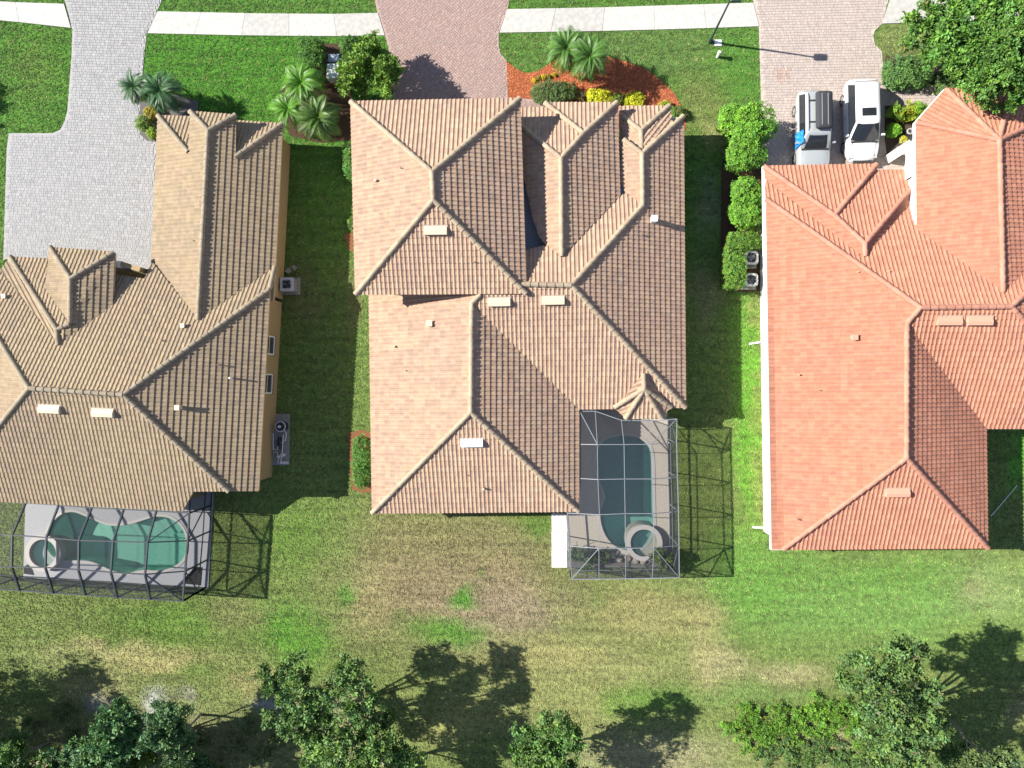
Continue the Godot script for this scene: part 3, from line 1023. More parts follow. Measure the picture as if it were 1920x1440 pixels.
func house_right():
	var h := new_house("white-walled house with salmon orange tile roof beside the two parked cars", at(1640, 650), [Color(0.508, 0.231, 0.146), Color(0.492, 0.220, 0.140), Color(0.474, 0.207, 0.130), Color(0.512, 0.241, 0.156), Color(0.462, 0.203, 0.128), Color(0.496, 0.227, 0.150), Color(0.444, 0.202, 0.134)],
		[Color(0.506, 0.252, 0.179), Color(0.483, 0.233, 0.164), Color(0.457, 0.219, 0.152)], M.stucco_white, M.white_paint)
	h.fascia = 0.05
	var e := 2.75
	var sw := [1447, 1030, e]
	var sc := [1468, 1030, e]
	var se := [1851, 1027, e]
	var u1 := [1700, 606, 5.2]
	var u2 := [1699, 859, 5.1]
	var t1 := [1725, 577, 5.45]
	var t2 := [1895, 575, 5.38]
	var nw := [1436, 374, 2.78]
	roof_face(h, [nw, t1, u1, u2, sc, sw]); roof_face(h, [sc, u2, se]); roof_face(h, [u1, [1848, 803, e], se, u2])
	roof_face(h, [t1, t2, [2010, 700, e + 1.6], [2010, 803, e], [1848, 803, e], u1])
	roof_face(h, [t2, [2010, 470, 4.0], [2010, 700, 4.3]])
	ridge(h, [nw, t1]); ridge(h, [u1, t1]); ridge(h, [t1, t2]); ridge(h, [u1, u2]); ridge(h, [sc, u2]); ridge(h, [se, u2]); ridge(h, [[2010, 470, 4.0], t2]); ridge(h, [[2010, 700, 4.3], t2])
	# front roofs over the garage
	var ep := 2.45          # eaves of the garage block
	var p1 := [1564, 404, 3.67]
	var p2 := [1621, 457, 4.22]
	var p3 := [1622, 480, 4.22]
	roof_face(h, [[1432, 312, ep], [1643, 308, ep], p1])
	roof_face(h, [[1432, 312, ep], p1, p2, p3, [1612, 478, 4.18], [1434, 335, ep]])
	roof_face(h, [[1643, 320, ep], [1703, 319, ep], [1711, 350, 2.85], p2, p1])
	roof_face(h, [p2, [1711, 350, 2.85], [1713, 374, 2.74], p3])
	roof_face(h, [[1643, 308, ep], [1643, 320, ep - 0.01], p1])
	ridge(h, [[1432, 312, ep], p1, p2, p3]); ridge(h, [[1643, 309, ep], p1]); ridge(h, [[1711, 350, 2.85], p2])
	var v1 := [1873, 263, 4.9]
	var v2 := [1880, 547, 5.02]
	roof_face(h, [nw, [1434, 335, 2.3], [1612, 478, 4.18], p3, [1713, 374, 2.72], [1719, 430, 3.5], v2, t2, t1])
	# entrance wing
	var q := 3.5
	roof_face(h, [[1717, 230, q], v1, v2, [1719, 430, q]]); roof_face(h, [[1717, 230, q], [1773, 167, q], v1]); roof_face(h, [[1773, 167, q], [1893, 165, q], v1]); roof_face(h, [[1893, 165, q], [1990, 210, q], v1]); roof_face(h, [v1, [1990, 210, q], [2010, 470, q + 0.1], v2])
	roof_face(h, [v2, [2010, 420, 3.4], [2010, 470, 4.0], t2])
	for k in [[1717, 230], [1773, 167], [1893, 165], [1990, 210]]:
		ridge(h, [[k[0], k[1], q], v1])
	ridge(h, [v1, v2])
	block(h, [[1432, 312], [1643, 308], [1643, 320], [1703, 319], [1711, 350], [1711, 480], [1434, 480]], ep)
	block(h, [[1437, 378], [1600, 480], [1720, 480], [1880, 560], [2010, 560], [2010, 803], [1848, 803], [1851, 1027], [1447, 1030]], e)
	block(h, [[1717, 230], [1773, 167], [1893, 165], [1990, 210], [2010, 560], [1880, 560], [1719, 430]], q, 1.0)
	var w := MB.new()
	w.prism(poly_at([[1716, 330], [1730, 320], [1800, 250], [1990, 230], [2000, 560], [1880, 560], [1716, 440]], q), 0.0, q - 0.222)
	part("wall", w, M.stucco_white, h.root)
	# corner pier and arch of the porch
	var base := at(1666, 297, 0.0)
	var pier := MB.new()
	pier.box(Vector3(-0.24, 0, -0.24), Vector3(0.24, 2.2, 0.24), Transform3D(Basis(Vector3.UP, 0.6), base))
	part("pier", pier, M.stucco_white, h.root)
	var wall_end := at(1716, 330, q)
	wall_end.y = 0
	var arch := MB.new()
	var dir := (wall_end - base)
	var span := dir.length()
	dir /= span
	var side := Vector3(-dir.z, 0, dir.x) * 0.14
	for k in 12:
		var x0 := span * k / 12.0
		var x1 := span * (k + 1) / 12.0
		var c0 := 1.5 + 0.95 * sqrt(maxf(0.0, 1.0 - pow(2.0 * k / 12.0 - 1.0, 2)))
		var c1 := 1.5 + 0.95 * sqrt(maxf(0.0, 1.0 - pow(2.0 * (k + 1) / 12.0 - 1.0, 2)))
		var top := Vector3(0, q - 0.23, 0)
		var a := base + dir * x0; var b := base + dir * x1
		arch.quad(a + side + Vector3(0, c0, 0), b + side + Vector3(0, c1, 0), b + side + top, a + side + top)
		arch.quad(b - side + Vector3(0, c1, 0), a - side + Vector3(0, c0, 0), a - side + top, b - side + top)
		arch.quad(a - side + Vector3(0, c0, 0), b - side + Vector3(0, c1, 0), b + side + Vector3(0, c1, 0), a + side + Vector3(0, c0, 0))
		arch.quad(a + side + top, b + side + top, b - side + top, a - side + top)
	part("arch", arch, M.stucco_white, h.root)
	finish_roof(h)
	for p in [[1778, 601], [1835, 601], [1681, 922]]:
		roof_vent(h, p[0], p[1], M.vent_salmon, 1.25)
	roof_pipe(h, 1600, 633, M.vent_salmon, 0.12, 0.22, true); roof_pipe(h, 1608, 510, M.vent_salmon, 0.05, 0.15); roof_pipe(h, 1497, 703, M.vent_salmon, 0.05, 0.15); roof_pipe(h, 1665, 509, M.vent_salmon, 0.05, 0.15); roof_pipe(h, 1537, 732, M.lead, 0.03, 0.12); roof_pipe(h, 1496, 974, M.lead, 0.035, 0.15)
	# meter box and downspouts with ground elbows on the white side wall
	var mtr := MB.new()
	var mp := at(1427, 672, 0.0)
	mtr.box(Vector3(mp.x, 1.0, mp.z - 0.2), Vector3(mp.x + 0.35, 1.5, mp.z + 0.2))
	part("meter_box", mtr, M.dark_metal, h.root)
	for k in [[1427, 641, 1404, 645], [1432, 989, 1410, 988]]:
		var a := at(k[0], k[1], 0.0)
		var b := at(k[2], k[3], 0.0)
		var ds := MB.new()
		ds.box(Vector3(a.x - 0.02, 0.08, a.z - 0.04), Vector3(a.x + 0.35, 2.5, a.z + 0.04))
		ds.beam(a + Vector3(0.05, 0.09, 0), b + Vector3(0, 0.07, 0), 0.10, 0.08)
		part("downspout", ds, M.white_paint, h.root)

# ---------------------------------------------------------------- pools and screen enclosures
const POOL_C := [[1118.5, 858], [1122.5, 838], [1134, 824], [1152, 818.5], [1171, 817], [1195.6, 820], [1212, 831], [1222, 847], [1223, 900], [1224, 964], [1226, 988], [1212, 1022], [1190, 1033], [1171, 1031], [1150, 1022], [1135, 1004], [1126.6, 980], [1125.5, 958], [1133, 939], [1135.5, 929], [1129, 912], [1121, 896], [1117.6, 877]]
const POOL_L := [[160, 967], [137, 958], [113, 965], [98, 983], [90, 1002], [88, 1020], [94, 1036], [106, 1046], [120, 1050], [167, 1050], [187, 1057], [213, 1070], [240, 1075], [267, 1067], [300, 1070], [327, 1063], [347, 1047], [351, 1017], [345, 993], [327, 973], [300, 967], [277, 973], [247, 983], [213, 987], [187, 980]]

func smooth_loop(p: PackedVector2Array, times := 2) -> PackedVector2Array:
	for t in times:
		var r := PackedVector2Array()
		for i in p.size():
			var a := p[i]; var b := p[(i + 1) % p.size()]
			r.append(a.lerp(b, 0.25)); r.append(a.lerp(b, 0.75))
		p = r
	return p

func flat_with_hole(mb: MB, outer: PackedVector2Array, hole: PackedVector2Array, y0: float, y1: float):
	var c := Vector2.ZERO
	for p in hole:
		c += p / hole.size()
	for s in [-1.0, 1.0]:
		var half := PackedVector2Array([Vector2(c.x, -300), Vector2(c.x + 300 * s, -300), Vector2(c.x + 300 * s, 300), Vector2(c.x, 300)])
		for a in Geometry2D.intersect_polygons(outer, half):
			for b in Geometry2D.clip_polygons(a, hole):
				mb.prism(b, y1, y1)
	mb.skirt(outer, y0, y1, false)

func pool(outline: PackedVector2Array, deck_y: float, label: String, spa_at: Vector3, spa_r: float, spa_label: String, plaster: Material, water: Material, shelf := Vector3.ZERO):
	var c := Vector2.ZERO
	for p in outline:
		c += p / outline.size()
	var root := thing("swimming_pool", label, "swimming pool", Vector3(c.x, 0, c.y))
	var basin := MB.new()
	basin.prism(outline, -1.35, -1.35)
	basin.skirt(outline, -1.35, deck_y, true)
	part("basin", basin, plaster, root)
	var cop := MB.new()
	var ring := Geometry2D.offset_polygon(outline, 0.02)[0]
	var outer := Geometry2D.offset_polygon(outline, 0.16)[0]
	flat_with_hole(cop, outer, ring, deck_y, deck_y + 0.025)
	cop.skirt(ring, deck_y - 0.06, deck_y + 0.025, true)
	part("coping", cop, M.coping, root)
	var w := MB.new()
	w.prism(Geometry2D.offset_polygon(outline, -0.002)[0], deck_y - 0.13, deck_y - 0.13)
	part("water", w, water, root)
	if shelf.y > 0.0:
		var circle := PackedVector2Array()
		for k in 28:
			circle.append(Vector2(shelf.x, shelf.z) + Vector2.from_angle(TAU * k / 28) * shelf.y)
		for q in Geometry2D.intersect_polygons(circle, outline):
			var sh := MB.new()
			sh.prism(q, -1.35, -0.42)
			part("step", sh, plaster, root)
	# raised round spa
	var s := thing("spa", spa_label, "spa", spa_at)
	var wall := MB.new()
	wall.ring(spa_at + Vector3(0, -1.2, 0), spa_r, spa_r + 0.22, 1.2 + deck_y + 0.36, 36)
	part("wall", wall, M.spa_wall, s)
	var rim := MB.new()
	rim.ring(spa_at + Vector3(0, deck_y + 0.36, 0), spa_r - 0.02, spa_r + 0.26, 0.05, 36)
	part("rim", rim, M.coping, s)
	var seat := MB.new()
	seat.disc(spa_at + Vector3(0, -1.0, 0), spa_r - 0.02, 0.35, 32)
	seat.ring(spa_at + Vector3(0, -0.7, 0), spa_r - 0.45, spa_r - 0.001, 0.55, 32)
	part("seat", seat, plaster, s)
	var sw := MB.new()
	sw.disc(spa_at + Vector3(0, deck_y + 0.27, 0), spa_r - 0.003, 0.001, 36)
	part("water", sw, water, s)

func cage_beam(root: Node3D, called: String, a: Vector3, b: Vector3, w := 0.075, mt: Material = null):
	var mb := MB.new()
	mb.beam(a, b, w, w * 1.25)
	part(called, mb, M.cage_metal if mt == null else mt, root)

func cage_panel(root: Node3D, pts: Array):
	var mb := MB.new()
	for k in range(1, pts.size() - 1):
		mb.tri(pts[0], pts[k], pts[k + 1])
	part("screen_panel", mb, M.screen, root)

func cage_center():
	var hi := 3.5
	var lo := 2.77
	var root := thing("pool_enclosure", "screened pool enclosure with pale frame behind the two-storey house", "pool enclosure", at(1170, 900))
	# rows of points, left to right, top row first
	var G := [
		[at(1087, 771, lo), at(1116, 771, lo), at(1165, 788, lo), at(1216, 789, lo), at(1269, 786, lo)],
		[at(1086, 833, lo), at(1120, 833.5, hi), at(1170, 833.5, hi), at(1221, 833, hi), at(1268.5, 829.5, lo)],
		[at(1087, 897, lo), at(1121, 899, hi), at(1171, 898, hi), at(1223, 898, hi), at(1270, 895, lo)],
		[at(1064, 962, lo), at(1124, 965, hi), at(1172, 963, hi), at(1225, 963, hi), at(1272, 959, lo)],
		[at(1069, 1024, lo), at(1123, 1028, hi), at(1173, 1028, hi), at(1226, 1027, hi), at(1273, 1023, lo)],
		[at(1071.5, 1086, lo), at(1123, 1085.5, lo), at(1173, 1085, lo), at(1223, 1084, lo), at(1273.5, 1083, lo)]]
	for j in 6:
		for i in 5:
			if i < 4:
				cage_beam(root, "beam", G[j][i], G[j][i + 1], 0.045 if j in [0, 5] else 0.036)
			if j < 5 and not (i == 0 and j < 3):
				cage_beam(root, "rafter", G[j][i], G[j + 1][i], 0.045 if i == 4 else 0.036)
			if j < 5 and i < 4:
				if (i == 0 and j == 0) or (i == 3 and j == 0) or (i == 0 and j == 4) or (i == 3 and j == 4):
					var corner: Vector3 = G[0 if j == 0 else 5][0 if i == 0 else 4]
					var inner: Vector3 = G[1 if j == 0 else 4][1 if i == 0 else 3]
					var s1: Vector3 = G[0 if j == 0 else 5][1 if i == 0 else 3]
					var s2: Vector3 = G[1 if j == 0 else 4][0 if i == 0 else 4]
					cage_beam(root, "hip_beam", corner, inner, 0.04)
					cage_panel(root, [corner, s1, inner]); cage_panel(root, [corner, inner, s2])
				else:
					cage_panel(root, [G[j][i], G[j][i + 1], G[j + 1][i + 1], G[j + 1][i]])
	# walls: right, back (towards the trees) and the short left one, each with posts and a chair rail
	var walls := [[G[0][4], G[1][4], G[2][4], G[3][4], G[4][4], G[5][4]], [G[5][4], G[5][3], G[5][2], G[5][1], G[5][0]], [G[5][0], G[4][0], G[3][0]]]
	for wl in walls:
		for k in wl.size():
			var t: Vector3 = wl[k]
			cage_beam(root, "post", Vector3(t.x, 0.05, t.z), t, 0.06)
			if k < wl.size() - 1:
				var t2: Vector3 = wl[k + 1]
				cage_beam(root, "rail", Vector3(t.x, 0.95, t.z), Vector3(t2.x, 0.95, t2.z), 0.05)
				cage_beam(root, "sill_beam", Vector3(t.x, 0.1, t.z), Vector3(t2.x, 0.1, t2.z), 0.06)
				cage_panel(root, [Vector3(t.x, 0.08, t.z), Vector3(t2.x, 0.08, t2.z), t2, t])
	for k in [[walls[0], 0, 1], [walls[0], 5, 4], [walls[1], 0, 1], [walls[1], 4, 3]]:
		var a: Vector3 = k[0][k[1]]
		var b: Vector3 = k[0][k[2]]
		cage_beam(root, "brace", Vector3(a.x, 0.95, a.z), b, 0.045)
	for k in [[1, 2], [2, 3], [3, 4]]:
		var a: Vector3 = walls[0][k[0]]
		cage_beam(root, "brace", Vector3(a.x, 2.2, a.z), Vector3(a.x - 0.5, lo + 0.3, a.z), 0.04)

func cage_left():
	var hi := 3.7
	var lo := 2.77
	var root := thing("pool_enclosure", "screened pool enclosure with dark frame behind the sandy-roofed house", "pool enclosure", at(200, 1030))
	var dm: Material = M.cage_dark
	var T := []; var A := []; var B := []; var E := []
	for p in [[-60, 938], [-12, 940], [48, 943], [110, 947], [172, 952], [232, 955], [293, 958], [355, 962]]:
		T.append(at(p[0], p[1], lo))
	for p in [[-105, 997], [-42, 1000], [23, 1003], [87, 1008], [148, 1013], [212, 1015], [277, 1017]]:
		A.append(at(p[0], p[1], hi))
	A.append(at(352, 1014, lo))
	for p in [[-105, 1060], [-42, 1061], [22, 1063], [85, 1064], [147, 1068], [208, 1073], [272, 1077]]:
		B.append(at(p[0], p[1], hi))
	B.append(at(347, 1071, lo))
	for p in [[-88, 1100], [-25, 1104], [37, 1107], [100, 1112], [160, 1115.5], [220, 1120], [282, 1123.5], [343, 1127]]:
		E.append(at(p[0], p[1], lo))
	var rows := [T, A, B, E]
	for j in 4:
		for i in 8:
			if i < 7:
				cage_beam(root, "beam", rows[j][i], rows[j][i + 1], 0.06, dm)
			if j < 3:
				cage_beam(root, "rafter", rows[j][i], rows[j + 1][i], 0.088, dm)
			if j < 3 and i < 7:
				if i == 6 and j != 1:
					var corner: Vector3 = T[7] if j == 0 else E[7]
					var inner: Vector3 = A[6] if j == 0 else B[6]
					var s1: Vector3 = T[6] if j == 0 else E[6]
					var s2: Vector3 = A[7] if j == 0 else B[7]
					cage_beam(root, "hip_beam", corner, inner, 0.06, dm)
					cage_panel(root, [corner, s1, inner]); cage_panel(root, [corner, inner, s2])
				else:
					cage_panel(root, [rows[j][i], rows[j][i + 1], rows[j + 1][i + 1], rows[j + 1][i]])
	var right := [at(397, 921, lo), T[7], A[7], B[7], E[7]]
	right[0] = T[7] + (T[7] - A[7]).normalized() * 1.7
	var walls := [right, [E[7], E[6], E[5], E[4], E[3], E[2], E[1], E[0]]]
	for wl in walls:
		for k in wl.size():
			var t: Vector3 = wl[k]
			cage_beam(root, "post", Vector3(t.x, 0.05, t.z), t, 0.075, dm)
			if k < wl.size() - 1:
				var t2: Vector3 = wl[k + 1]
				cage_beam(root, "rail", Vector3(t.x, 0.95, t.z), Vector3(t2.x, 0.95, t2.z), 0.05, dm)
				cage_beam(root, "sill_beam", Vector3(t.x, 0.1, t.z), Vector3(t2.x, 0.1, t2.z), 0.06, dm)
				cage_panel(root, [Vector3(t.x, 0.08, t.z), Vector3(t2.x, 0.08, t2.z), t2, t])
	cage_beam(root, "beam", right[0], right[1], 0.06, dm)
	for k in [[right, 1, 2], [right, 4, 3], [walls[1], 0, 1], [walls[1], 3, 2], [walls[1], 5, 4]]:
		var a: Vector3 = k[0][k[1]]
		var b: Vector3 = k[0][k[2]]
		cage_beam(root, "brace", Vector3(a.x, 0.95, a.z), b, 0.05, dm)

# ---------------------------------------------------------------- cars
func loop(z0: float, z1: float, w: float, r: float, y: float, t: Transform3D) -> Array:   # a rounded rectangle, anticlockwise from above
	var p := []
	for k in [[1, 1, 0.0], [-1, 1, 0.25], [-1, -1, 0.5], [1, -1, 0.75]]:
		var c := Vector3(k[0] * (w - r), y, (z1 - r) if k[1] > 0 else (z0 + r))
		for s in 4:
			var a: float = TAU * k[2] + PI / 2 * s / 3.0
			p.append(t * (c + Vector3(cos(a) * r, 0, sin(a) * r)))
	return p

func loft(mb: MB, loops: Array, cap := true):
	for i in loops.size() - 1:
		var a: Array = loops[i]; var b: Array = loops[i + 1]
		for k in a.size():
			var k2: int = (k + 1) % a.size()
			mb.quad(a[k2], a[k], b[k], b[k2])
	if cap:
		var top: Array = loops[-1]
		var c := Vector3.ZERO
		for p in top:
			c += p / top.size()
		for k in top.size():
			mb.tri(c + Vector3(0, 0.012, 0), top[(k + 1) % top.size()], top[k])

func smooth_mesh(mb: MB, limit := 0.80):      # average the normals of faces that meet at less than about 37 degrees
	var at_p := {}
	for i in mb.v.size():
		var key := Vector3i((mb.v[i] * 2000.0).round())
		if not at_p.has(key):
			at_p[key] = []
		at_p[key].append(mb.n[i])
	var nn := PackedVector3Array()
	for i in mb.v.size():
		var s := Vector3.ZERO
		for q in at_p[Vector3i((mb.v[i] * 2000.0).round())]:
			if q.dot(mb.n[i]) > limit:
				s += q
		nn.append(s.normalized())
	mb.n = nn

func car(called: String, label: String, base: Vector3, turn: float, paint: Material, spec: Dictionary) -> Node3D:
	var root := thing(called, label, "car", base, "cars parked on the paver driveway")
	var t := Transform3D(Basis(Vector3.UP, turn), base)
	# lower body: [z, half width, bottom, top]
	var st: Array = spec.body
	var mb := MB.new()
	var rings := []
	for s in st:
		var w: float = s[1]; var yb: float = s[2]; var yt: float = s[3]
		var half := [Vector2(w * 0.86, yb), Vector2(w * 0.97, yb + 0.12), Vector2(w, lerpf(yb, yt, 0.5)), Vector2(w * 0.985, yt - 0.16), Vector2(w * 0.94, yt - 0.04), Vector2(w * 0.82, yt + 0.005), Vector2(w * 0.45, yt + 0.035), Vector2(0, yt + 0.045)]
		var r := []
		for q in half:
			r.append(t * Vector3(q.x, q.y, s[0]))
		for k in range(half.size() - 2, -1, -1):
			r.append(t * Vector3(-half[k].x, half[k].y, s[0]))
		rings.append(r)
	for i in rings.size() - 1:
		for k in rings[i].size() - 1:
			mb.quad(rings[i][k], rings[i][k + 1], rings[i + 1][k + 1], rings[i + 1][k])
	for e in [[0, true], [rings.size() - 1, false]]:
		var r: Array = rings[e[0]]
		var c: Vector3 = (r[0] + r[-1]) / 2.0 + Vector3(0, 0.2, 0)
		for k in r.size() - 1:
			if e[1]:
				mb.tri(c, r[k + 1], r[k])
			else:
				mb.tri(c, r[k], r[k + 1])
	smooth_mesh(mb)
	part("body", mb, paint, root)
	# cabin
	var cb: Dictionary = spec.cabin
	var loops := []
	for l in cb.loops:
		loops.append(loop(l[0], l[1], l[2], l[3], l[4], t))
	var gm := MB.new()
	loft(gm, loops)
	smooth_mesh(gm, 0.7)
	part("cabin", gm, paint, root)
	# glass, laid a little proud of the cabin's sides
	var lo: Array = cb.loops[0]
	var hi: Array = cb.loops[1]
	var glass := func(called2: String, pts: Array, out: Vector3):
		var g := MB.new()
		var q := []
		for p in pts:
			q.append(t * (p + out * 0.014))
		g.quad(q[0], q[1], q[2], q[3])
		part(called2, g, M.car_glass, root)
	var f0 := 0.04
	var f1 := 0.97
	var fy := func(f: float): return lerpf(lo[4], hi[4], f)
	var fw := func(f: float): return lerpf(lo[2], hi[2], f)
	var zf := func(f: float): return lerpf(lo[1], hi[1], f)
	var zr := func(f: float): return lerpf(lo[0], hi[0], f)
	var wn := Vector3(0, lo[1] - hi[1], hi[4] - lo[4]).normalized()
	# windscreen in three strips so that it curves round
	for s in [[-1.0, -0.5, 0.06, 0.0], [-0.5, 0.5, 0.0, 0.0], [0.5, 1.0, 0.0, 0.06]]:
		var w0: float = fw.call(f0) - 0.05
		var w1: float = fw.call(f1) - 0.09
		glass.call("windscreen", [Vector3(w0 * s[1], fy.call(f0), zf.call(f0) - s[3]), Vector3(w0 * s[0], fy.call(f0), zf.call(f0) - s[2]), Vector3(w1 * s[0], fy.call(f1), zf.call(f1) - s[2]), Vector3(w1 * s[1], fy.call(f1), zf.call(f1) - s[3])], wn * 1.6)
	var rn := Vector3(0, hi[0] - lo[0], -(hi[4] - lo[4])).normalized()
	var ra: float = fw.call(0.25) - 0.14
	var rb: float = fw.call(f1) - 0.13
	glass.call("rear_window", [Vector3(-ra, fy.call(0.25), zr.call(0.25)), Vector3(ra, fy.call(0.25), zr.call(0.25)), Vector3(rb, fy.call(f1), zr.call(f1)), Vector3(-rb, fy.call(f1), zr.call(f1))], rn)
	for s in [-1.0, 1.0]:
		for z in cb.windows:
			var o := Vector3(s * (hi[4] - lo[4]), lo[2] - hi[2], 0).normalized()
			glass.call("side_window", [Vector3(s * fw.call(f0), fy.call(f0), z[0]), Vector3(s * fw.call(f0), fy.call(f0), z[1]), Vector3(s * fw.call(f1), fy.call(f1), z[3]), Vector3(s * fw.call(f1), fy.call(f1), z[2])], o)
		var mr := MB.new()
		var mc := Vector3(s * (lo[2] + 0.16), lo[4] + 0.08, zf.call(0.0) - 0.35)
		mr.box(mc + Vector3(-0.10, -0.07, -0.05), mc + Vector3(0.10, 0.07, 0.06), t)
		part("mirror", mr, paint, root)
		# head and tail lamps
		var hl := MB.new()
		var fz: Array = spec.lamp
		hl.box(Vector3(s * fz[0] - 0.16, fz[1] - 0.10, fz[2] - 0.30), Vector3(s * fz[0] + 0.14, fz[1] + 0.045, fz[2]), t)
		part("headlight", hl, M.lamp_glass, root)
		var tl := MB.new()
		tl.box(Vector3(s * 0.74 - 0.07, 0.72, st[1][0] - 0.03), Vector3(s * 0.74 + 0.07, 0.92, st[1][0] + 0.04), t)
		part("tail_light", tl, M.tail_red, root)
		for wz in spec.wheels:
			var wh := MB.new()
			var c := Vector3(s * (spec.track - 0.10), 0.345, wz)
			var prof := [[-0.11, 0.24], [-0.11, 0.315], [-0.07, 0.34], [0.07, 0.34], [0.115, 0.315], [0.115, 0.235]]
			for k in 20:
				var a := TAU * k / 20
				var b := TAU * (k + 1) / 20
				for i in prof.size() - 1:
					var p0: Array = prof[i]; var p1: Array = prof[i + 1]
					wh.quad(t * (c + Vector3(s * p0[0], sin(a) * p0[1], cos(a) * p0[1])), t * (c + Vector3(s * p1[0], sin(a) * p1[1], cos(a) * p1[1])), t * (c + Vector3(s * p1[0], sin(b) * p1[1], cos(b) * p1[1])), t * (c + Vector3(s * p0[0], sin(b) * p0[1], cos(b) * p0[1])))
			var tyre := part("wheel", wh, M.rubber, root)
			var rm := MB.new()
			for k in 5:
				var a := TAU * k / 5
				for d in 3:
					var b0 := a + 0.36 * d - 0.36
					var b1 := b0 + 0.36
					rm.tri(t * (c + Vector3(s * 0.10, 0, 0)), t * (c + Vector3(s * 0.105, sin(b0) * 0.235, cos(b0) * 0.235)), t * (c + Vector3(s * 0.105, sin(b1) * 0.235, cos(b1) * 0.235)))
			part("rim", rm, M.alloy, tyre)
	for z in [-1.24, -0.2, 0.98]:
		for s in [-1.0, 1.0]:
			var sm := MB.new()
			sm.box(Vector3(s * 0.957 - 0.006, 0.42, z - 0.009), Vector3(s * 0.957 + 0.006, lo[4] - 0.17, z + 0.009), t)
			part("door_seam", sm, M.rubber, root)
	for s in [-1.0, 1.0]:
		var hs := MB.new()
		hs.beam(t * Vector3(s * 0.70, 1.025, 1.32), t * Vector3(s * 0.60, 0.885, 2.16), 0.014, 0.02)
		part("bonnet_seam", hs, M.rubber, root)
	var cw := MB.new()
	cw.box(Vector3(-lo[2] + 0.12, lo[4] - 0.01, lo[1] - 0.04), Vector3(lo[2] - 0.12, lo[4] + 0.035, lo[1] + 0.07), t)
	part("cowl", cw, M.rubber, root)
	var gr := MB.new()
	var gz: Array = spec.grille
	gr.box(Vector3(-gz[0], gz[1] - 0.08, gz[2] - 0.10), Vector3(gz[0], gz[1] + 0.05, gz[2]), t)
	part("grille", gr, M.dark_metal, root)
	var pt := MB.new()
	pt.box(Vector3(-0.16, 0.72, st[0][0] - 0.015), Vector3(0.16, 0.84, st[0][0] + 0.02), t)
	part("number_plate", pt, M.white_paint, root)
	for k in 2:
		var wp := MB.new()
		wp.beam(t * (Vector3(-0.35 + 0.55 * k, fy.call(0.1), zf.call(0.1)) + wn * 0.04), t * (Vector3(-0.70 + 0.55 * k, fy.call(0.32), zf.call(0.32)) + wn * 0.04), 0.02, 0.02)
		part("wiper", wp, M.rubber, root)
	return root

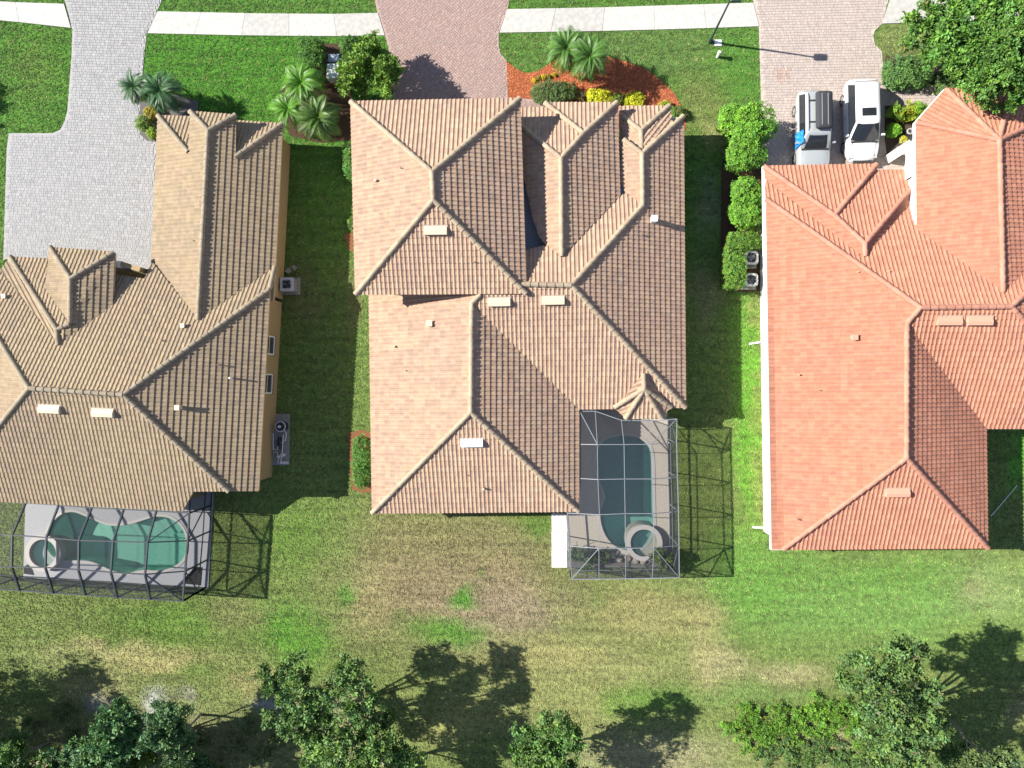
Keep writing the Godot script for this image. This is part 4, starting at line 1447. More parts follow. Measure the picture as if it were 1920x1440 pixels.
func build_cars():
	var suv := {
		"body": [[-2.40, 0.66, 0.46, 0.92], [-2.34, 0.84, 0.36, 1.02], [-2.05, 0.925, 0.30, 1.06], [-1.3, 0.955, 0.26, 1.05], [0.0, 0.96, 0.24, 1.02], [1.1, 0.955, 0.26, 1.0], [1.6, 0.94, 0.28, 0.97], [2.0, 0.89, 0.30, 0.90], [2.20, 0.80, 0.34, 0.83], [2.34, 0.66, 0.38, 0.73], [2.43, 0.46, 0.45, 0.60]],
		"cabin": {"loops": [[-2.30, 1.32, 0.885, 0.20, 1.02], [-1.98, 0.46, 0.70, 0.22, 1.58], [-1.90, 0.36, 0.64, 0.24, 1.655], [-1.68, 0.18, 0.48, 0.26, 1.70]], "windows": [[-2.05, -1.248, -1.82, -1.248], [-1.24, -0.205, -1.24, -0.205], [-0.197, 1.06, -0.197, 0.34]]},
		"wheels": [-1.42, 1.43], "track": 0.93, "lamp": [0.66, 0.80, 2.24], "grille": [0.52, 0.70, 2.44]}
	var p := at(1604.5, 236, 0.05)
	var root := car("white_suv", "white family car with dark sunroof parked beside silver car", p, deg_to_rad(1.0), M.paint_white, suv)
	var t := Transform3D(Basis(Vector3.UP, deg_to_rad(1.0)), p)
	var sr := MB.new()
	sr.box(Vector3(-0.40, 1.695, -0.40), Vector3(0.40, 1.72, 0.06), t)
	part("sunroof", sr, M.car_glass, root)
	var vn := {
		"body": [[-2.38, 0.70, 0.46, 0.98], [-2.32, 0.87, 0.36, 1.06], [-2.0, 0.93, 0.30, 1.08], [-1.2, 0.955, 0.26, 1.07], [0.0, 0.96, 0.24, 1.05], [1.1, 0.955, 0.26, 1.03], [1.6, 0.945, 0.28, 1.0], [2.0, 0.91, 0.30, 0.95], [2.25, 0.82, 0.34, 0.86], [2.36, 0.66, 0.40, 0.74], [2.40, 0.50, 0.46, 0.64]],
		"cabin": {"loops": [[-2.28, 1.10, 0.895, 0.16, 1.05], [-2.10, 0.46, 0.74, 0.15, 1.62], [-2.02, 0.38, 0.69, 0.16, 1.69], [-1.86, 0.26, 0.56, 0.2, 1.72]], "windows": [[-2.10, -1.228, -1.94, -1.228], [-1.22, -0.222, -1.22, -0.222], [-0.214, 0.90, -0.214, 0.36]]},
		"wheels": [-1.42, 1.43], "track": 0.935, "lamp": [0.66, 0.78, 2.20], "grille": [0.45, 0.68, 2.405]}
	p = at(1514.5, 257, 0.05)
	root = car("silver_car", "silver car with black rooftop cargo bag parked by the garage", p, deg_to_rad(0.3), M.paint_silver, vn)
	t = Transform3D(Basis(Vector3.UP, deg_to_rad(0.3)), p)
	for s in [-1.0, 1.0]:
		var rl := MB.new()
		rl.tube([t * Vector3(s * 0.60, 1.70, -1.95), t * Vector3(s * 0.61, 1.77, -1.75), t * Vector3(s * 0.61, 1.77, 0.05), t * Vector3(s * 0.60, 1.70, 0.25)], [0.022, 0.022, 0.022, 0.022], 6)
		part("roof_rail", rl, M.dark_metal, root)
	for z in [-1.5, -0.25]:
		var cbm := MB.new()
		cbm.beam(t * Vector3(-0.62, 1.80, z), t * Vector3(0.62, 1.80, z), 0.05, 0.03)
		part("crossbar", cbm, M.dark_metal, root)
	# soft cargo bag on the rack
	var bt := t * Transform3D(Basis(), Vector3(0.18, 1.82, -0.85))
	var bag := thing("cargo_bag", "black soft cargo bag strapped on the silver car's roof", "cargo bag", bt.origin)
	var bm := MB.new()
	loft(bm, [loop(-1.02, 1.02, 0.42, 0.10, 0.0, bt), loop(-1.08, 1.08, 0.47, 0.12, 0.10, bt), loop(-1.05, 1.06, 0.45, 0.14, 0.24, bt), loop(-0.96, 0.98, 0.36, 0.14, 0.31, bt)])
	smooth_mesh(bm, 0.6)
	part("bag", bm, M.black_cloth, bag)
	for x in [-0.18, 0.16]:
		var sm := MB.new()
		sm.box(Vector3(x - 0.02, 0.318, -0.9), Vector3(x + 0.02, 0.334, 0.92), bt)
		part("strap", sm, M.grey_cloth, bag)
	# crumpled blue sheet hanging over the front side window
	var tp := MB.new()
	var nx := 12
	var ny := 10
	var g := []
	for j in ny + 1:
		var row := []
		for i in nx + 1:
			var u := float(i) / nx
			var v := float(j) / ny
			var y := lerpf(0.72, 1.50, v)
			var x := -(lerpf(1.02, 0.82, clampf((v - 0.3) / 0.7, 0, 1)))
			var zz := lerpf(0.10, 1.05 - 0.25 * v, u)
			var k := 0.075 * noise2.get_noise_3d(zz * 320, y * 320, 5.0) + 0.06 * noise.get_noise_3d(zz * 250, y * 250, 9.0) + 0.04
			var edge := minf(minf(u, 1 - u), minf(v, 1 - v))
			row.append(t * Vector3(x - k * clampf(edge * 6.0, 0.2, 1.0), y + 0.05 * noise.get_noise_2d(u * 600, v * 200), zz))
		g.append(row)
	for j in ny:
		for i in nx:
			tp.quad(g[j][i], g[j][i + 1], g[j + 1][i + 1], g[j + 1][i])
	var tr := thing("blue_tarp", "crumpled bright blue plastic sheet hanging on the silver car's front window", "tarp", t * Vector3(-1.0, 0.7, 0.5))
	part("sheet", tp, M.blue_plastic, tr)

# ---------------------------------------------------------------- plants
var sprigs := []
func make_sprigs():
	for s in 3:
		var mb := MB.new()
		var r := RandomNumberGenerator.new()
		r.seed = 50 + s
		for k in 8:
			var a := TAU * k / 8.0 + r.randf() * 0.6
			var lift := r.randf_range(-0.25, 0.75)
			var d := Vector3(cos(a) * cos(lift), sin(lift), sin(a) * cos(lift))
			var o := d * r.randf_range(0.05, 0.3)
			var l := r.randf_range(0.55, 0.95)
			var side := d.cross(Vector3(r.randf_range(-0.4, 0.4), 1, r.randf_range(-0.4, 0.4))).normalized() * l * 0.27
			var mid := o + d * l * 0.5 + Vector3(0, 0.05, 0)
			var tip := o + d * l - Vector3(0, 0.08, 0)
			mb.tri(o, mid + side, tip)
			mb.tri(o, tip, mid - side)
		sprigs.append(mb.mesh())

func leaf_tint(c: Color, vary: float) -> Color:
	var f := rng.randf_range(1.0 - vary, 1.0 + vary * 1.15)
	var y := rng.randf_range(-0.22, 0.26)
	if rng.randf() < 0.015:
		return Color(c.g * 0.85, c.g * 0.75, c.b * 1.4) * f      # a dry leaf
	return Color(c.r * f * (1.0 + y), c.g * f * (1.0 + 0.3 * y), c.b * f * (1.0 - y))

func leaves(called: String, parent: Node3D, lobes: Array, density: float, size: float, c: Color, vary := 0.46, boxy := 0.0, inner := 0.3):
	# lobes: [centre, radii]; boxy 0 is round, 1 a clipped box
	var bufs := [PackedFloat32Array(), PackedFloat32Array(), PackedFloat32Array()]
	for l in lobes:
		var o: Vector3 = l[0]
		var r: Vector3 = l[1]
		var area := 4.0 * PI * pow((pow(r.x * r.y, 1.6) + pow(r.x * r.z, 1.6) + pow(r.y * r.z, 1.6)) / 3.0, 1.0 / 1.6)
		var tone := Color(c.r * 1.35, c.g * 1.35, c.b * 1.3) * rng.randf_range(0.88, 1.12)
		var clumps := []            # boughs: the leaves gather round them and leave gaps between
		if boxy < 0.3 and r.x > 0.45:
			for k in 11 + int(r.x * r.x * 6.0):
				var d := Vector3(rng.randfn(), rng.randfn(), rng.randfn()).normalized()
				if d.y < -0.3:
					d.y = -d.y
				clumps.append([d * rng.randf_range(0.45, 1.12), rng.randf_range(0.12, 0.30)])
		for k in int(area * density):
			var d := Vector3(rng.randfn(), rng.randfn(), rng.randfn()).normalized()
			if d.y < -0.55:
				d.y = -d.y
			var q := d
			if boxy > 0.0:
				var m := maxf(absf(d.x), maxf(absf(d.y), absf(d.z)))
				q = d.lerp(d / m * 0.93, boxy)
			var f := 1.0 + (0.30 if boxy < 0.5 else 0.08) * noise.get_noise_3d((o.x + d.x * r.x) * 55, (o.y + d.y * r.y) * 55, (o.z + d.z * r.z) * 55) * 1.6
			f *= rng.randf_range(0.84, 1.05) if rng.randf() > inner else rng.randf_range(0.35, 0.85)
			var p := o + Vector3(q.x * r.x, q.y * r.y, q.z * r.z) * f
			if clumps.size():
				var cl: Array = clumps[rng.randi() % clumps.size()]
				var e: Vector3 = cl[0] + Vector3(rng.randfn(), rng.randfn() * 0.7, rng.randfn()) * cl[1] * 0.70
				p = o + Vector3(e.x * r.x, e.y * r.y, e.z * r.z)
			if p.y < 0.05:
				continue
			var up := (d + Vector3(0, 0.7, 0) + Vector3(rng.randfn(), rng.randfn(), rng.randfn()) * 0.45).normalized()
			var x := up.cross(Vector3(rng.randfn(), rng.randfn(), rng.randfn())).normalized()
			var s := size * rng.randf_range(0.55, 1.3)
			push(bufs[k % 3], Transform3D(Basis(x * s, up * s, x.cross(up) * s), p - parent.position), leaf_tint(tone, vary))
	for k in 3:
		if bufs[k].size():
			multi(called, sprigs[k], M.leaf, parent, bufs[k])

func lobe(px: float, py: float, z: float, r_px: float, flat := 0.85) -> Array:    # a clump whose middle shows at a pixel
	var o := at(px, py, z)
	var r := r_px * (CAM_H - z) / FOCAL
	return [o, Vector3(r, r * flat, r)]

func tree(called: String, label: String, lb: Array, base: Vector3, rad: float, c: Color, density: float, size: float, bark: Material, group := ""):
	var root := thing(called, label, "tree", base, group)
	var tr := MB.new()
	var mid := Vector3.ZERO
	for l in lb:
		mid += l[0] / lb.size()
	var fork := Vector3(lerpf(base.x, mid.x, 0.5), mid.y * 0.45, lerpf(base.z, mid.z, 0.5))
	tr.tube([base - Vector3(0, 0.1, 0), base.lerp(fork, 0.5) + Vector3(0.06, 0, -0.05), fork], [rad, rad * 0.8, rad * 0.65], 8)
	part("trunk", tr, bark, root)
	for l in lb:
		var lm := MB.new()
		var e: Vector3 = l[0]
		var k := fork.lerp(e, 0.5) + Vector3(rng.randf_range(-0.2, 0.2), 0.15, rng.randf_range(-0.2, 0.2))
		lm.tube([fork, k, e], [rad * 0.5, rad * 0.34, rad * 0.12], 6)
		for q in 5:
			var d := Vector3(rng.randfn(), absf(rng.randfn()) * 0.6, rng.randfn()).normalized()
			lm.tube([k.lerp(e, rng.randf()), e + d * l[1].x * 0.75], [rad * 0.16, rad * 0.05], 5)
		part("limb", lm, bark, root)
	leaves("crown", root, lb, density, size, c)

func bush(called: String, label: String, category: String, lb: Array, c: Color, density: float, size: float, boxy := 0.0, group := "", inner := 0.35):
	var base: Vector3 = lb[0][0]
	base.y = 0.0
	var root := thing(called, label, category, base, group)
	var st := MB.new()
	for l in lb:
		var o: Vector3 = l[0]
		for k in 4:
			var d := Vector3(rng.randfn() * 0.4, 1.0, rng.randfn() * 0.4)
			st.tube([Vector3(o.x, 0, o.z), Vector3(o.x, 0, o.z) + Vector3(d.x * l[1].x, o.y + 0.3 * l[1].y, d.z * l[1].z)], [0.03, 0.012], 5)
	part("stems", st, M.bark, root)
	leaves("foliage", root, lb, density, size, c, 0.42, boxy, inner)

func bush_px(called: String, label: String, category: String, x0: float, y0: float, x1: float, y1: float, top: float, c: Color, density: float, size: float, boxy: float, group := ""):
	# a shrub whose upper surface shows between these pixels
	var a := at(x0, y0, top * 0.8)
	var b := at(x1, y1, top * 0.8)
	bush(called, label, category, [[Vector3((a.x + b.x) / 2, top * 0.5, (a.z + b.z) / 2), Vector3(absf(b.x - a.x) / 2, top * 0.5, absf(b.z - a.z) / 2)]], c, density, size, boxy, group)

func frond_mesh(c: Color, droop: float, sd: int) -> ArrayMesh:
	var mb := MB.new()
	var r := RandomNumberGenerator.new()
	r.seed = sd
	var pos := func(s: float): return Vector3(s * (1.0 - 0.12 * s * droop), 0.42 * s - droop * 0.75 * s * s, 0.0)
	var n := 20
	for k in 6:
		mb.col = c * 1.15
		var a: Vector3 = pos.call(k / 6.0)
		var b: Vector3 = pos.call((k + 1) / 6.0)
		mb.beam(a, b, 0.022 * (1.1 - k / 6.0), 0.018)
	for i in range(2, n):
		var s := float(i) / n
		var o: Vector3 = pos.call(s)
		var ax: Vector3 = (pos.call(s + 0.03) - o).normalized()
		var l := 0.33 * sin(PI * clampf(0.14 + s * 0.86, 0, 1)) + 0.05
		for sd2 in [-1.0, 1.0]:
			mb.col = c * r.randf_range(0.75, 1.5)
			var d := (ax * 1.0 + Vector3(0, 0.22, sd2 * 0.72)).normalized()
			var w := ax * 0.019
			var tip: Vector3 = o + d * l - Vector3(0, 0.10 * l / 0.3, 0)
			var m: Vector3 = o + d * l * 0.5 + Vector3(0, 0.015, 0)
			mb.tri(o - w * 0.6, o + w * 0.6, m + w); mb.tri(o - w * 0.6, m + w, m - w); mb.tri(m - w, m + w, tip)
	return mb.mesh()

func palm(label: String, px: float, py: float, z: float, size: float, meshes: Array, count: int, group: String):
	var top := at(px, py, z)
	var base := Vector3(top.x, 0, top.z)
	var root := thing("palm", label, "palm", base, group)
	var tr := MB.new()
	tr.tube([base, base + Vector3(0.05, z * 0.5, 0.03), top + Vector3(0, 0.05, 0)], [0.12, 0.085, 0.10], 9)
	part("trunk", tr, M.palm_bark, root)
	for k in count:
		var a := k * 2.39996 + rng.randf_range(-0.25, 0.25)
		var young := 1.0 - float(k) / count
		var tilt := lerpf(-0.55, 0.95, young) + rng.randf_range(-0.15, 0.15)
		var s := size * rng.randf_range(0.85, 1.1) * lerpf(1.0, 0.8, young)
		var b := Basis(Vector3.UP, a) * Basis(Vector3(0, 0, 1), tilt) * Basis(Vector3(1, 0, 0), rng.randf_range(-0.5, 0.5))
		place("frond", meshes[rng.randi() % meshes.size()], M.frond, root, Transform3D(b.scaled(Vector3(s, s, s)), top))

func build_plants():

	var green := Color(0.085, 0.205, 0.016)
	# shrubs along the white side wall
	var bg := "clipped shrubs along the white side wall"
	var o := at(1402, 262, 1.2)
	bush("shrub", "large bright green rounded shrub at the corner of the pink driveway", "shrub", [[at(1406, 240, 1.25), Vector3(1.28, 1.15, 1.2)], [at(1397, 290, 1.15), Vector3(1.15, 1.1, 0.95)], [at(1374, 225, 0.9), Vector3(0.75, 0.9, 0.7)]], green, 62, 0.17, 0.35, bg)
	bush("shrub", "bright green oblong shrub between the large rounded shrub and the clipped hedge", "shrub", [[at(1399, 360, 1.0), Vector3(0.78, 0.95, 0.85)], [at(1401, 400, 1.05), Vector3(0.92, 1.0, 1.05)]], green, 62, 0.16, 0.4, bg)
	bush("hedge", "dense clipped boxy hedge hiding the two condenser units", "hedge", [[at(1374, 500, 0.85), Vector3(0.66, 0.85, 1.35)], [at(1392, 455, 0.85), Vector3(0.98, 0.8, 0.52)]], Color(0.075, 0.165, 0.016), 105, 0.12, 0.85, bg)
	# front of the central house
	bush("shrub", "tall airy yellow-green shrub at the garage corner of the two-storey house", "shrub", [[at(690, 130, 1.9), Vector3(1.25, 1.5, 1.25)], [at(725, 150, 1.7), Vector3(1.0, 1.3, 1.1)], [at(668, 160, 1.5), Vector3(0.8, 1.2, 0.85)], [at(705, 100, 1.6), Vector3(1.0, 1.1, 0.8)]], Color(0.095, 0.185, 0.018), 52, 0.20, 0.0)
	bush_px("hedge", "tall clipped column hedge beside the utility boxes", "hedge", 557, 66, 606, 148, 1.5, Color(0.045, 0.125, 0.012), 80, 0.13, 0.7)
	bush_px("hedge", "dark low clipped hedge between sidewalk and airy shrub", "hedge", 637, 67, 674, 100, 1.5, Color(0.045, 0.125, 0.012), 80, 0.13, 0.7)
	bush_px("hedge", "grey-green oblong hedge on red mulch by the front path", "hedge", 990, 149, 1089, 191, 0.95, Color(0.065, 0.115, 0.030), 95, 0.12, 0.45)
	bush_px("shrub", "yellow-leaved low shrub on red mulch nearest the oblong hedge", "shrub", 1096, 167, 1150, 193, 0.55, Color(0.34, 0.36, 0.012), 95, 0.13, 0.3, "yellow shrubs under the front eaves")
	bush_px("shrub", "small green shrub between the two yellow-leaved shrubs", "shrub", 1146, 170, 1172, 196, 0.5, Color(0.12, 0.17, 0.02), 95, 0.12, 0.3, "yellow shrubs under the front eaves")
	bush_px("shrub", "yellow-leaved low shrub in the shade of the two palms", "shrub", 1166, 171, 1207, 200, 0.5, Color(0.34, 0.36, 0.012), 95, 0.13, 0.3, "yellow shrubs under the front eaves")
	bush_px("shrub", "small yellow-green shrub at the tip of the red mulch bed", "shrub", 1236, 186, 1262, 206, 0.4, Color(0.20, 0.26, 0.02), 80, 0.11, 0.2)
	bush_px("shrub", "dark shrub squeezed against the house corner beyond the red mulch", "shrub", 1258, 199, 1284, 222, 0.6, Color(0.06, 0.13, 0.02), 80, 0.12, 0.2)
	for k in 5:
		var c: Vector3 = at(1000 + 10 * k + rng.randf_range(-2, 2), 149 - 2.5 * k + rng.randf_range(-2, 2), 0.12)
		bush("flower", "tiny yellow flowering plant in the row along the red mulch", "flower", [[c, Vector3(0.13, 0.12, 0.13)]], Color(0.45, 0.33, 0.01) if k % 2 == 0 else Color(0.14, 0.17, 0.02), 260, 0.07, 0.0, "small flowers edging the mulch")
	bush_px("shrub", "small brownish shrub between oblong hedge and yellow shrubs", "shrub", 1078, 168, 1100, 190, 0.5, Color(0.13, 0.12, 0.05), 80, 0.11, 0.2)
	# left side of the central house
	bush_px("hedge", "oval clipped hedge on mulch against the back wing's side wall", "hedge", 658, 817, 694, 918, 1.1, Color(0.05, 0.14, 0.018), 110, 0.12, 0.5)
	bush_px("shrub", "leafy shrub against the side wall below the airy shrub", "shrub", 643, 272, 668, 338, 1.2, Color(0.05, 0.14, 0.018), 60, 0.16, 0.0, "wall shrubs beside the garage")
	bush_px("shrub", "small low shrub against the side wall behind the leafy one", "shrub", 649, 402, 672, 430, 0.6, Color(0.07, 0.13, 0.02), 70, 0.13, 0.0, "wall shrubs beside the garage")
	# bed in the corner of the grey driveway
	for k in [[285, 212, 15, 0.34, 0.30], [271, 232, 14, 0.14, 0.26], [287, 251, 13, 0.20, 0.32]]:
		bush("shrub", ["orange-tinged small shrub under the palms beside the grey driveway", "round green small shrub on grey gravel beside the grey driveway", "small lime green shrub tucked under the garage wing's eaves"][[212, 232, 251].find(k[1])], "shrub", [[at(k[0], k[1], 0.35), Vector3(0.42, 0.34, 0.42)]], Color(k[3] * 0.7, k[4] * 0.72, 0.015), 110, 0.12)
	bush_px("shrub", "small bright shrub at the left entrance corner", "shrub", 0, 486, 15, 503, 0.5, Color(0.09, 0.20, 0.02), 90, 0.12, 0.0)
	# planter between white car and porch
	bush("shrub", "lime green shrub in planter beside the white car's rear", "shrub", [[at(1677, 211, 0.45), Vector3(0.5, 0.4, 0.42)]], Color(0.10, 0.19, 0.02), 100, 0.12, 0.0, "planter shrubs by the porch")
	bush("shrub", "lime and orange leaved shrub in the middle of planter", "shrub", [[at(1699, 209, 0.5), Vector3(0.5, 0.45, 0.45)], [at(1690, 219, 0.25), Vector3(0.5, 0.22, 0.3)]], Color(0.19, 0.24, 0.015), 100, 0.12, 0.0, "planter shrubs by the porch")
	bush("shrub", "green leaved shrub in planter corner nearest the front path", "shrub", [[at(1720, 207, 0.5), Vector3(0.42, 0.42, 0.4)]], Color(0.10, 0.22, 0.015), 100, 0.12, 0.0, "planter shrubs by the porch")
	bush("shrub", "round lime shrub alone at the planter's narrow end", "shrub", [[at(1675, 245, 0.45), Vector3(0.42, 0.42, 0.42)]], Color(0.10, 0.24, 0.015), 110, 0.12, 0.0, "planter shrubs by the porch")
	# hedges at the front walk
	bush_px("hedge", "loose dark green hedge between front path and dry grass", "hedge", 1659, 104, 1752, 163, 1.0, Color(0.055, 0.125, 0.028), 75, 0.16, 0.55)
	bush_px("hedge", "shaded hedge under the big tree by the salmon roof", "hedge", 1756, 118, 1850, 172, 0.9, Color(0.06, 0.12, 0.03), 70, 0.16, 0.5)
	# palms
	var fr := [frond_mesh(Color(0.060, 0.150, 0.022), 1.0, 1), frond_mesh(Color(0.075, 0.170, 0.030), 1.25, 2)]
	var fb := [frond_mesh(Color(0.038, 0.105, 0.035), 1.0, 3), frond_mesh(Color(0.052, 0.125, 0.045), 1.25, 4)]
	var fy := [frond_mesh(Color(0.085, 0.225, 0.016), 1.0, 5), frond_mesh(Color(0.075, 0.200, 0.016), 1.3, 6)]
	var fd := [frond_mesh(Color(0.065, 0.135, 0.018), 1.0, 7), frond_mesh(Color(0.050, 0.110, 0.018), 1.3, 8)]
	palm("palm on red mulch with bare pale shoots towards the sidewalk", 1062, 92, 2.3, 1.55, fr, 34, "palms in the front beds")
	palm("spreading palm on red mulch nearer the yellow shrubs", 1106, 108, 2.4, 1.55, fr, 36, "palms in the front beds")
	palm("small blue-green palm overhanging the grey driveway", 253, 163, 1.9, 1.25, fb, 32, "palms in the front beds")
	palm("large blue-green palm at the garage wing's front corner", 303, 172, 2.1, 1.55, fb, 40, "palms in the front beds")
	palm("lime green palm beside the column hedge", 566, 158, 2.0, 1.6, fy, 38, "palms in the front beds")
	palm("lime green small palm nearest the garage wing", 541, 205, 1.8, 1.35, fy, 32, "palms in the front beds")
	palm("olive green broad palm in the corner between two houses", 598, 222, 2.2, 1.7, fd, 42, "palms in the front beds")
	# trees
	var tg := "trees along the back of the lawn"
	var tc := Color(0.064, 0.132, 0.028)
	tree("tree", "broad leafy tree at the lawn's edge, the one with two crowns beside its bare twigs", [lobe(522, 1272, 5.2, 34), lobe(560, 1262, 5.0, 32), lobe(556, 1305, 5.4, 46), lobe(535, 1340, 5.0, 36), lobe(575, 1360, 4.6, 36), lobe(610, 1375, 3.0, 36), lobe(590, 1330, 2.6, 26)], at(602, 1330, 0), 0.14, tc, 15, 0.25, M.pale_bark, tg)
	tree("tree", "ragged leafy tree with tall forked crown casting the branching shadow on straw lawn", [lobe(648, 1268, 5.6, 30), lobe(668, 1245, 5.8, 20), lobe(655, 1310, 5.6, 42), lobe(690, 1330, 5.2, 34), lobe(640, 1350, 5.0, 34), lobe(700, 1370, 3.4, 34), lobe(715, 1345, 2.4, 24)], at(690, 1345, 0), 0.13, tc, 15, 0.25, M.pale_bark, tg)
	tree("tree", "low spreading tree in front of the two ragged ones", [lobe(610, 1415, 4.6, 42), lobe(660, 1405, 5.0, 46), lobe(720, 1412, 4.6, 40), lobe(765, 1425, 4.2, 28), lobe(690, 1440, 4.8, 44), lobe(740, 1450, 2.8, 40), lobe(790, 1460, 2.4, 30)], at(720, 1430, 0), 0.13, Color(0.068, 0.140, 0.028), 15, 0.25, M.pale_bark, tg)
	tree("tree", "small spiky tree standing alone in dry lawn", [lobe(1000, 1385, 4.6, 36), lobe(1042, 1375, 5.0, 36), lobe(1025, 1415, 4.6, 42), lobe(1065, 1395, 4.6, 30), lobe(1020, 1345, 5.2, 12), lobe(1054, 1346, 5.2, 14), lobe(975, 1410, 4.4, 22), lobe(1040, 1425, 2.6, 34), lobe(1020, 1450, 3.4, 40), lobe(1075, 1450, 2.6, 26), lobe(1000, 1470, 4.6, 40)], at(1022, 1400, 0), 0.11, Color(0.062, 0.132, 0.026), 15, 0.24, M.pale_bark, tg)
	tree("tree", "tall pale-trunked tree with widest crown and long shadow on the green lawn", [lobe(1612, 1258, 6.0, 36), lobe(1660, 1238, 6.4, 36), lobe(1700, 1225, 6.0, 36), lobe(1640, 1295, 6.6, 48), lobe(1690, 1290, 6.4, 44), lobe(1735, 1300, 6.2, 34), lobe(1720, 1355, 6.2, 46), lobe(1660, 1350, 6.0, 42), lobe(1760, 1355, 5.6, 24), lobe(1700, 1370, 3.0, 44), lobe(1740, 1410, 3.0, 40), lobe(1790, 1420, 2.4, 30), lobe(1690, 1410, 5.8, 42), lobe(1630, 1415, 5.2, 34)], at(1625, 1345, 0), 0.17, Color(0.066, 0.125, 0.032), 14, 0.25, M.pale_bark, tg)
	tree("tree", "narrow upright leafy tree beside white sand, nearer the enclosure's corner", [lobe(316, 1340, 4.6, 30), lobe(300, 1372, 4.7, 36), lobe(322, 1360, 4.4, 28), lobe(345, 1390, 2.6, 26), lobe(330, 1420, 3.4, 30), lobe(380, 1430, 2.4, 24)], at(375, 1340, 0), 0.09, Color(0.060, 0.130, 0.045), 32, 0.24, M.pale_bark, tg)
	tree("tree", "leafy blue-green tree leaning over white sand, next to dark undergrowth", [lobe(236, 1335, 4.6, 30), lobe(216, 1362, 4.8, 38), lobe(240, 1385, 4.4, 30), lobe(195, 1398, 4.6, 42), lobe(160, 1425, 4.4, 44), lobe(115, 1440, 4.2, 36), lobe(210, 1440, 3.6, 40), lobe(280, 1400, 2.8, 26)], at(275, 1370, 0), 0.11, Color(0.055, 0.130, 0.038), 26, 0.25, M.pale_bark, tg)
	tree("tree", "young yellow-green tree between the two sand-side trees", [lobe(262, 1425, 3.6, 26), lobe(240, 1440, 3.4, 26), lobe(330, 1432, 3.4, 20)], at(330, 1410, 0), 0.07, Color(0.085, 0.150, 0.026), 34, 0.22, M.pale_bark, tg)
	tree("tree", "dark tree standing by the lawn's shaded corner", [lobe(-340, 1325, 5.0, 60), lobe(-300, 1385, 5.0, 60), lobe(-350, 1440, 5.0, 60), lobe(-215, 1320, 5.0, 62), lobe(-160, 1380, 5.0, 60), lobe(-230, 1400, 5.2, 60), lobe(-120, 1430, 4.4, 44)], at(-150, 1290, 0), 0.15, tc, 13, 0.28, M.pale_bark, tg)
	tree("tree", "low dim tree beside the shaded corner, next to the blue-green leaning one", [lobe(25, 1425, 4.0, 36), lobe(72, 1436, 3.8, 34), lobe(-20, 1440, 4.0, 36), lobe(40, 1395, 3.0, 26)], at(95, 1390, 0), 0.09, tc, 20, 0.25, M.pale_bark, tg)
	tree("tree", "dark tree behind the shaded corner tree", [lobe(-60, 1475, 4.6, 56), lobe(10, 1478, 4.4, 52), lobe(90, 1490, 4.6, 52), lobe(170, 1500, 4.8, 56), lobe(250, 1510, 5.0, 56), lobe(340, 1515, 4.6, 52), lobe(60, 1455, 3.0, 40)], at(70, 1400, 0), 0.13, tc, 13, 0.28, M.pale_bark, tg)
	tree("tree", "leafy tree at the lawn's far corner beyond the pale-trunked tree", [lobe(1862, 1428, 5.0, 32), lobe(1900, 1445, 5.0, 34), lobe(1815, 1442, 4.8, 26)], at(1780, 1350, 0), 0.12, Color(0.07, 0.115, 0.04), 30, 0.25, M.pale_bark, tg)
	tree("tree", "street tree beyond the left lawn casting its shade there", [lobe(-322, 85, 4.0, 36), lobe(-330, 125, 4.2, 36)], at(-205, 160, 0), 0.12, tc, 18, 0.26, M.bark, "")
	var rt := Color(0.065, 0.150, 0.022)
	tree("tree", "big spreading tree over sidewalk and salmon roof corner", [lobe(1735, 35, 4.8, 30), lobe(1770, 80, 5.0, 36), lobe(1745, 95, 4.2, 22), lobe(1810, 50, 5.6, 44), lobe(1790, 115, 5.0, 36), lobe(1850, 95, 5.8, 46), lobe(1895, 40, 5.8, 46), lobe(1835, 150, 5.4, 36), lobe(1890, 140, 5.8, 44), lobe(1790, 5, 5.0, 36), lobe(1860, 0, 5.4, 40), lobe(1930, 100, 5.6, 50), lobe(1905, 175, 5.2, 30), lobe(1705, 80, 3.6, 14), lobe(1865, 185, 5.0, 22)], at(1738, 140, 0), 0.18, rt, 27, 0.27, M.bark, "")
	# sprawling undergrowth beside the tall tree
	var ug := "low shrubs in the undergrowth beside the tall tree"
	for k in [[1395, 1345, 0.55, 30], [1440, 1355, 0.6, 34], [1430, 1378, 0.4, 26], [1480, 1345, 0.55, 30], [1520, 1335, 0.6, 32], [1500, 1375, 0.45, 26], [1560, 1330, 0.6, 28], [1470, 1400, 0.5, 22], [1545, 1365, 0.4, 24], [1380, 1370, 0.45, 22], [1590, 1345, 0.6, 26], [1560, 1415, 0.5, 26], [1610, 1385, 0.5, 24], [1520, 1425, 0.5, 26], [1480, 1432, 0.45, 24], [1590, 1435, 0.5, 26], [1440, 1415, 0.4, 22], [1410, 1395, 0.4, 22], [1525, 1400, 0.5, 24]]:
		bush("undergrowth_shrub", "low sprawling bright green weed shrub in the patch beside the tall tree", "shrub", [[at(k[0], k[1], k[2] * 0.5), Vector3(k[3] / 29.0, k[2] * 0.42, k[3] / 33.0)]], Color(0.085, 0.190, 0.018) if k[1] < 1400 else Color(0.065, 0.130, 0.030), 40, 0.125, 0.0, ug, 0.5)
